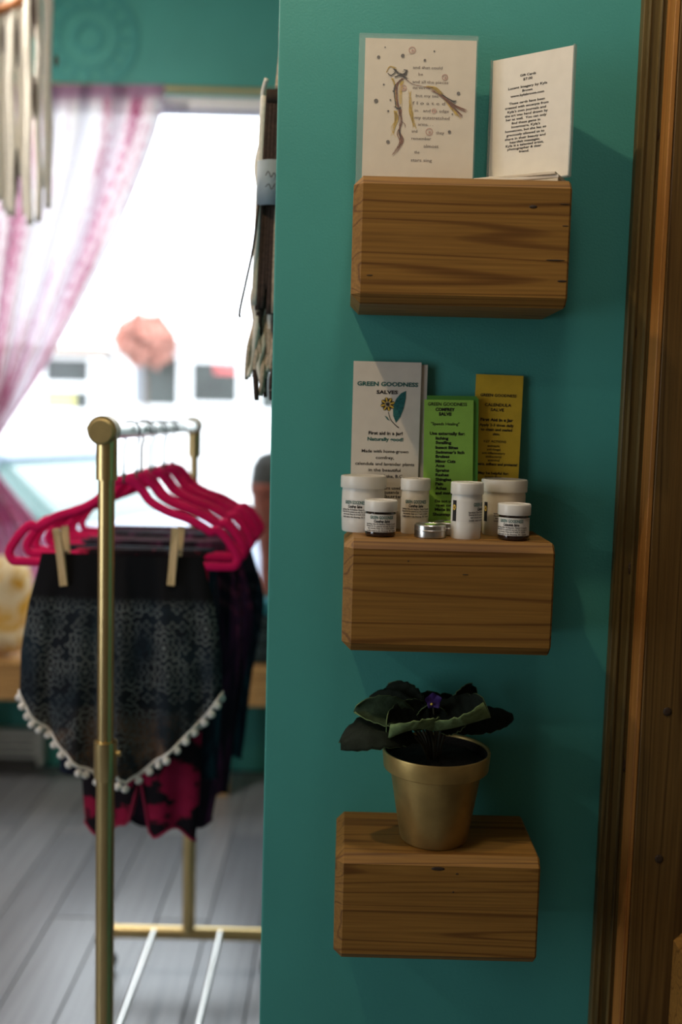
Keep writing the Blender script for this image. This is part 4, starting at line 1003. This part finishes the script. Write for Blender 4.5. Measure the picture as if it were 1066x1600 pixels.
for i in range(900):
    a, b = rnd.uniform(0, 6.283), rnd.uniform(-1, 1); r_ = rnd.uniform(.5, 1) ** .5
    c_ = Vector((.55 * r_ * math.cos(a) * math.sqrt(1 - b * b), .7 * r_ * math.sin(a) * math.sqrt(1 - b * b), 3.12 + .4 * r_ * b * (1 + .25 * math.sin(a * 3))))
    q = Matrix.Translation(c_) @ Euler((rnd.uniform(0, 3), rnd.uniform(0, 3), rnd.uniform(0, 3))).to_matrix().to_4x4()
    vv = [bm.verts.new(q @ Vector(p)) for p in ((-.14, 0, 0), (0, .09, .02), (.14, 0, 0), (0, -.09, .02))]; bm.faces.new(vv)
o = new('crown', bm, 'foliage', t); o['kind'] = 'stuff'
def car(label, x, y, rz, mat):
    t = thing('parked_car', label, 'car', (x, y, GZ), (0, 0, rz))
    prof = [(-2.1, .3), (-2.15, .65), (-2.05, .85), (-1.2, .95), (1.35, .98), (2.05, .9), (2.15, .6), (2.1, .3)]
    def ext(pr, w0, w1, name, m_, par, inset=0.):
        bm = B(); rows = []
        for s in (-1, 1): rows.append([bm.verts.new((a, s * (w0 + (w1 - w0) * max(0, (z - .95) / .5)), z)) for a, z in pr])
        bm.faces.new(rows[0]); bm.faces.new(rows[1][::-1]); n_ = len(pr)
        for k_ in range(n_): bm.faces.new((rows[0][k_], rows[0][(k_ + 1) % n_], rows[1][(k_ + 1) % n_], rows[1][k_]))
        bmesh.ops.bevel(bm, geom=[e for e in bm.edges], offset=.04, segments=2, affect='EDGES')
        return new(name, bm, m_, par, 'auto')
    body = ext(prof, .87, .87, 'body', mat, t)
    ext([(-1.25, .93), (-.55, 1.4), (.95, 1.42), (1.6, .96)], .82, .66, 'cabin_glass', 'car_glass', t)
    ext([(-.6, 1.38), (-.5, 1.46), (.9, 1.48), (1.05, 1.4)], .68, .66, 'roof_panel', mat, t)
    for px_ in (-.52, .25, 1.0):
        new('roof_pillar', tube(B(), [(px_ + .1, -.83, .96), (px_, -.7, 1.42)], .04, 6), mat, t); new('roof_pillar', tube(B(), [(px_ + .1, .83, .96), (px_, .7, 1.42)], .04, 6), mat, t)
    for wx in (-1.35, 1.35):
        for s in (-1, 1):
            wl = new('wheel', tube(B(), [(wx, s * .7, .32), (wx, s * .9, .32)], .32, 20), 'tyre', t, 'auto'); new('hubcap', tube(B(), [(wx, s * .9, .32), (wx, s * .915, .32)], .2, 14), 'tin', wl)
    for s in (-1, 1):
        bm = B(); box(bm, -.85, -.7, s * .98 - .09, s * .98 + .09, .95, 1.1, .03, 2); new('side_mirror', bm, 'lamp_metal', t)
car('silver blue parked car seen through the left of the window', at(0, 700, 6.6).x - .1, 6.9, R(160), 'car_a')
car('white parked car at the right of the window view', at(640, 700, 9.5).x, 9.6, R(4), 'car_b')

for o in C.objects:
    if o.name.split('.')[0] in ('lettering', 'handwriting', 'drawn_dot', 'drawn_ring', 'drawn_wisp', 'printed_petal', 'label_flower', 'pen_scribble') and o.parent: o['kind'] = 'stuff'
bpy.data.objects.remove(_fo)
